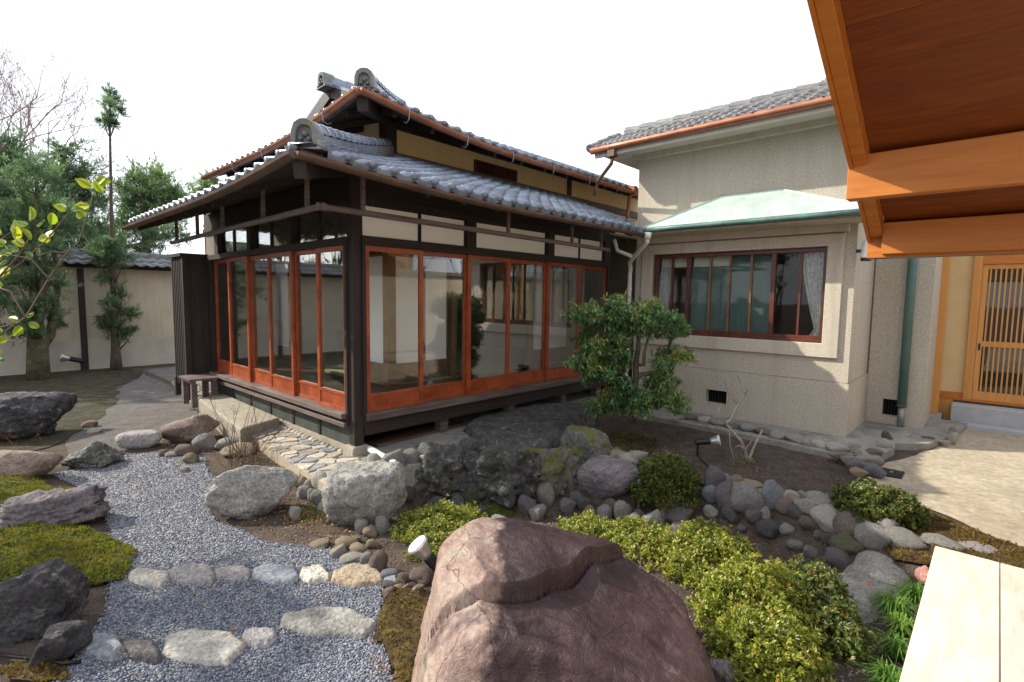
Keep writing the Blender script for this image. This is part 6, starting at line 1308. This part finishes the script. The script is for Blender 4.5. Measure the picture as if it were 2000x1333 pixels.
def oval_leaves(P, dirs, L, Wd, mat, name, parent, seed, fold=.25, curl=.3):
    rg = np.random.default_rng(seed); n = len(P); d = dirs/np.linalg.norm(dirs, axis=1)[:, None]; s = np.cross(d, HD+rg.normal(0, .35, (n, 3))); s = np.cross(np.cross(d, s), d) if False else s/np.linalg.norm(s, axis=1)[:, None]; u = np.cross(s, d)
    L = (L*rg.uniform(.75, 1.2, n))[:, None]; w = L*Wd/2; mid = [P, P+d*L*.35+u*L*curl*.12, P+d*L*.7+u*L*curl*.05, P+d*L-u*L*curl*.25]
    V = [mid[0], mid[1], mid[2], mid[3]]+[c_+s*w*sg*k_+u*w*fold for sg in (1, -1) for c_, k_ in ((P+d*L*.14, .62), (P+d*L*.38+u*L*curl*.10, 1.0), (P+d*L*.68+u*L*curl*.04, .82), (P+d*L*.88-u*L*curl*.14, .42))]
    V = np.stack(V, 1).reshape(-1, 3); T = []
    for o in (4, 8): T += [(0, o, 1), (o, o+1, 1), (1, o+1, 2), (o+1, o+2, 2), (2, o+2, 3), (o+2, o+3, 3)]
    Fc = (np.arange(n)[:, None, None]*12+np.array(T)[None]).reshape(-1, 3); return np_mesh(name, V, Fc, mat, parent, rnd=np.repeat(rg.random(n), 12), smooth=True)
oval_leaves(Pl, Dl, .062, .60, W['young'], 'leaves', sap, 9)
# ================================================================== bare twiggy shrub by the paving
q = ground(465, 900); sh = thing('twiggy_shrub', 'leafless twiggy shrub with thin reddish stems beside the paving', 'shrub', tuple(q)); mb = MB(); rg = random.Random(12)
for i in range(34):
    x0, y0 = 470+rg.uniform(-35, 40), 905+rg.uniform(-14, 12); b = ground(x0, y0); d = (b-CAM)@HD; x1 = x0+rg.uniform(-75, 95); y1 = rg.uniform(745, 860)
    e = dep(x1, y1, d+rg.uniform(-.1, .25)); m_ = (b+e)/2+np.array([rg.uniform(-.03, .03) for _ in range(3)]); mb.tube([b-np.array((0, 0, .02)), m_, e], [.0040, .0028, .0012], 4, cap=False)
    for k in range(2): f = m_+(e-m_)*rg.uniform(0, .7); mb.tube([f, f+np.array((rg.uniform(-.09, .09), rg.uniform(-.09, .09), rg.uniform(.03, .14)))], [.0018, .0009], 3, cap=False)
mb.build('stems', W['twig'], sh)
# ================================================================== bleached dead sapling in the planting bed
q = ground(1462, 908); d0 = float((q-CAM)@HD); dd = thing('dead_sapling', 'bleached gnarled dead sapling in the soil before the wing vent', 'sapling', tuple(q)); mb = MB()
def zz(x, y): return (1200+x/2.5, 750+y/2.5)
for r0, T in ((.020, [(655, 400), (660, 360), (690, 290), (722, 225)]), (.017, [(655, 400), (640, 330), (620, 280), (580, 235), (548, 200), (540, 190), (570, 175), (590, 130), (600, 100), (640, 55), (620, 0), (600, -40)]), (.010, [(548, 200), (520, 165), (490, 160), (460, 175)]), (.008, [(520, 165), (505, 130), (520, 110)]), (.008, [(600, 100), (560, 60), (548, 10), (575, 0)]), (.007, [(640, 55), (650, 10), (630, -30)]), (.010, [(650, 330), (610, 300), (590, 310)]), (.006, [(560, 210), (565, 300), (585, 370)]), (.005, [(548, 10), (540, -20)]), (.008, [(640, 320), (670, 280)])):
    mb.tube([dep(*zz(x, y), d0+.04*math.sin(j*1.7+x)) for j, (x, y) in enumerate(T)], [r0*(1-.6*j/(len(T)-1)) for j in range(len(T))], 6)
mb.build('trunk', W['deadwood'], dd, smooth=True)
rg2 = np.random.default_rng(8); n = 60; leaves(q+np.column_stack([rg2.normal(0, .06, n), rg2.normal(0, .06, n), rg2.uniform(0, .06, n)]), rg2.normal(size=(n, 3))+np.array((0, 0, .8)), .05, .3, W['weed'], 'basal_leaves', dd, 8)
# ================================================================== grass tufts by the terrace
for i, (x, y, r, lab) in enumerate(((1745, 1200, 50, 'grass tuft next to the white flat stone'), (1785, 1172, 44, 'grass tuft close under the terrace corner'), (1760, 1236, 42, 'pale grass tuft in the middle of the row by the terrace'), (1745, 1283, 52, 'widest grass tuft in the row by the terrace'), (1738, 1345, 52, 'grass tuft farthest along the terrace edge from the bedrock slab'))):
    q = ground(x, y); d = (q-CAM)@HD; R = r*d/F_PX; rg = np.random.default_rng(90+i); t = thing('grass_tuft', lab, 'grass', tuple(q), 'grass tufts by the terrace'); n = 150
    a = rg.uniform(0, 6.28, n); s = rg.uniform(.5, 1.25, n)*R; dx = np.cos(a)*s; dy = np.sin(a)*s; h = rg.uniform(.35, .8, n)*R; b0 = q+np.column_stack([rg.normal(0, .018, n), rg.normal(0, .018, n), np.zeros(n)])
    m1 = b0+np.column_stack([dx*.4, dy*.4, h]); e = b0+np.column_stack([dx, dy, h*rg.uniform(.2, .9, n)]); sd_ = np.column_stack([-np.sin(a), np.cos(a), np.zeros(n)])*.0032
    V = np.stack([b0-sd_, b0+sd_, m1+sd_, m1-sd_, e], 1).reshape(-1, 3); k = np.arange(n)[:, None]*5; Fc = np.concatenate([k+np.array([[0, 1, 2]]), k+np.array([[0, 2, 3]]), k+np.array([[3, 2, 4]])], 1).reshape(-1, 3)
    np_mesh('blades', V, Fc, W['grass'], t, rnd=np.repeat(np.clip(rg.normal(.45 if i != 2 else .8, .2, n), 0, 1), 3))
# low weeds and dry leaves
def scatter(name, label, cat, polys, n, L, Wd, mat, seed, lift_=.01, flat=True):
    rg = np.random.default_rng(seed); P = []
    for (x, y, sx, sy, m_) in polys:
        for _ in range(int(n*m_)): g = ground(x+rg.normal(0, sx), y+rg.normal(0, sy)); P.append((g[0], g[1], g[2]+lift_))
    P = np.array(P); D = rg.normal(size=P.shape); D[:, 2] = np.abs(D[:, 2])*(.15 if flat else 1.2); return tag(leaves(P, D, L, Wd, mat, name, None, seed, fold=.35), label, cat, kind='stuff')
scatter('fallen_leaves', 'dry brown leaves scattered over the soil and stream bed', 'leaves', [(560, 1000, 50, 22, 1.2), (640, 1010, 40, 25, .8), (1400, 1030, 90, 30, 1), (1500, 900, 80, 30, .5), (760, 1270, 20, 50, .7), (480, 890, 40, 30, .8), (1250, 880, 60, 25, .4), (900, 1000, 60, 20, .5)], 190, .030, .5, W['dryleaf'], 3)
scatter('fallen_leaves_on_gravel', 'few orange dry leaves lying on the gravel', 'leaves', [(450, 1170, 150, 90, 1)], 60, .026, .5, W['dryleaf'], 4, lift_=.03)
scatter('weeds', 'low russet and green weeds round the pale boulder', 'weeds', [(600, 1008, 28, 10, 1), (690, 1010, 30, 10, 1), (470, 900, 45, 20, .8), (550, 905, 30, 12, .5), (325, 868, 14, 6, .5), (780, 1230, 14, 40, .8), (1000, 998, 50, 8, .6), (830, 1000, 40, 12, .4)], 260, .030, .4, W['weed'], 5, flat=False)
scatter('dry_stalks', 'tangle of pale dry stalks over the rocks at the left edge', 'stalks', [(20, 880, 40, 40, 1)], 90, .30, .012, W['dryleaf'], 6, flat=False, lift_=.06)
# ================================================================== garden spotlights, cables, small fittings
def spot(label, base, aim, s, cat='spotlight'):
    base = Vector(base); aim = Vector(aim).normalized(); t = thing('garden_spotlight', label, cat, tuple(base), 'garden spotlights'); j = base+Vector((0, 0, .16*s))
    MB().tube([base-Vector((0, 0, .1)), base, j], [.010*s, .012*s, .012*s], 8).build('spike', W['black'], t)
    MB().lathe([(.034*s, -.02*s), (.04*s, 0), (.034*s, .02*s)], j, aim.orthogonal(), 12).build('joint', W['black'], t)
    MB().lathe([(.030*s, -.03*s), (.036*s, -.02*s), (.036*s, .13*s), (.034*s, .135*s)], j, aim, 16).build('housing', W['black'], t, smooth=False)
    MB().lathe([(.035*s, .136*s), (.040*s, .16*s), (.055*s, .20*s), (.066*s, .22*s), (.070*s, .235*s)], j, aim, 20).build('bell', W['chrome'], t, smooth=True)
    MB().lathe([(.064*s, .236*s), (.060*s, .242*s), (.02*s, .246*s)], j, aim, 20).build('lens', W['lens'], t, smooth=True); return j
sb_ = ground(862, 1166); d = float((sb_-CAM)@HD); spot('white belled spotlight leaning beside the big red boulder', sb_, -RT*.55+np.array((0, 0, .72))-HD*.12, 1.0)
q = ground(1362, 890); spot('small spotlight standing in the soil of the planting bed', q, RT*.9+np.array((0, 0, .15))-HD*.35, 1.0)
q = onp(160, 726, 2, -.22); spot('small spotlight at the foot of the plaster garden wall', q, -RT*.8+np.array((0, 0, .25))-HD*.4, 1.5)
def cable(label, pts, r=.008, dz=.012):
    P = [ground(x, y)+np.array((0, 0, dz)) for x, y in pts]; tag(MB().tube(P, r, 6).build('cable', W['black'], smooth=True), label, 'cable', 'garden cables')
cable('black cable curving over the soil to the near spotlight', [(850, 1168), (835, 1168), (815, 1170), (795, 1178), (775, 1190), (763, 1202)], .007)
cable('black cable running from the bed spotlight behind the river stones', [(1362, 892), (1385, 915), (1420, 932), (1460, 950), (1510, 965), (1560, 978), (1610, 985)], .007)
cable('black cable along the golden brown moss to the terrace', [(1800, 1048), (1850, 1055), (1890, 1068), (1930, 1082), (1965, 1100)], .009, .02)
cable('black cable crossing the soil below the pitted rock', [(-20, 1288), (40, 1296), (80, 1300), (125, 1308), (160, 1304)], .009, .03)
bx = ground(1741, 928); o = thing('ground_box', 'flat black utility box cover at the edge of the sandy yard', 'box', tuple(bx)); z = bx[2]
MB().box(bx[0]-.13, bx[1]-.10, z-.05, bx[0]+.13, bx[1]+.10, z+.03).build('cover', W['black'], o, bevel=.006); MB().box(bx[0]-.03, bx[1]-.012, z+.030, bx[0]+.03, bx[1]+.012, z+.036).build('handle', W['metalgrey'], o)
q = ground(1247, 1002); t = thing('garden_tap', 'slim grey green standpipe tap in the stream by the purple boulder', 'tap', tuple(q)); MB().tube([q-np.array((0, 0, .05)), q+np.array((0, 0, .16)), q+np.array((0, 0, .30))], [.012, .012, .012], 8).build('pipe', W['greenpipe'], t); MB().lathe([(.012, 0), (.026, .01), (.028, .04), (.012, .055)], q+np.array((0, 0, .29)), (0, 0, 1), 12).build('tap_head', W['greenpipe'], t)
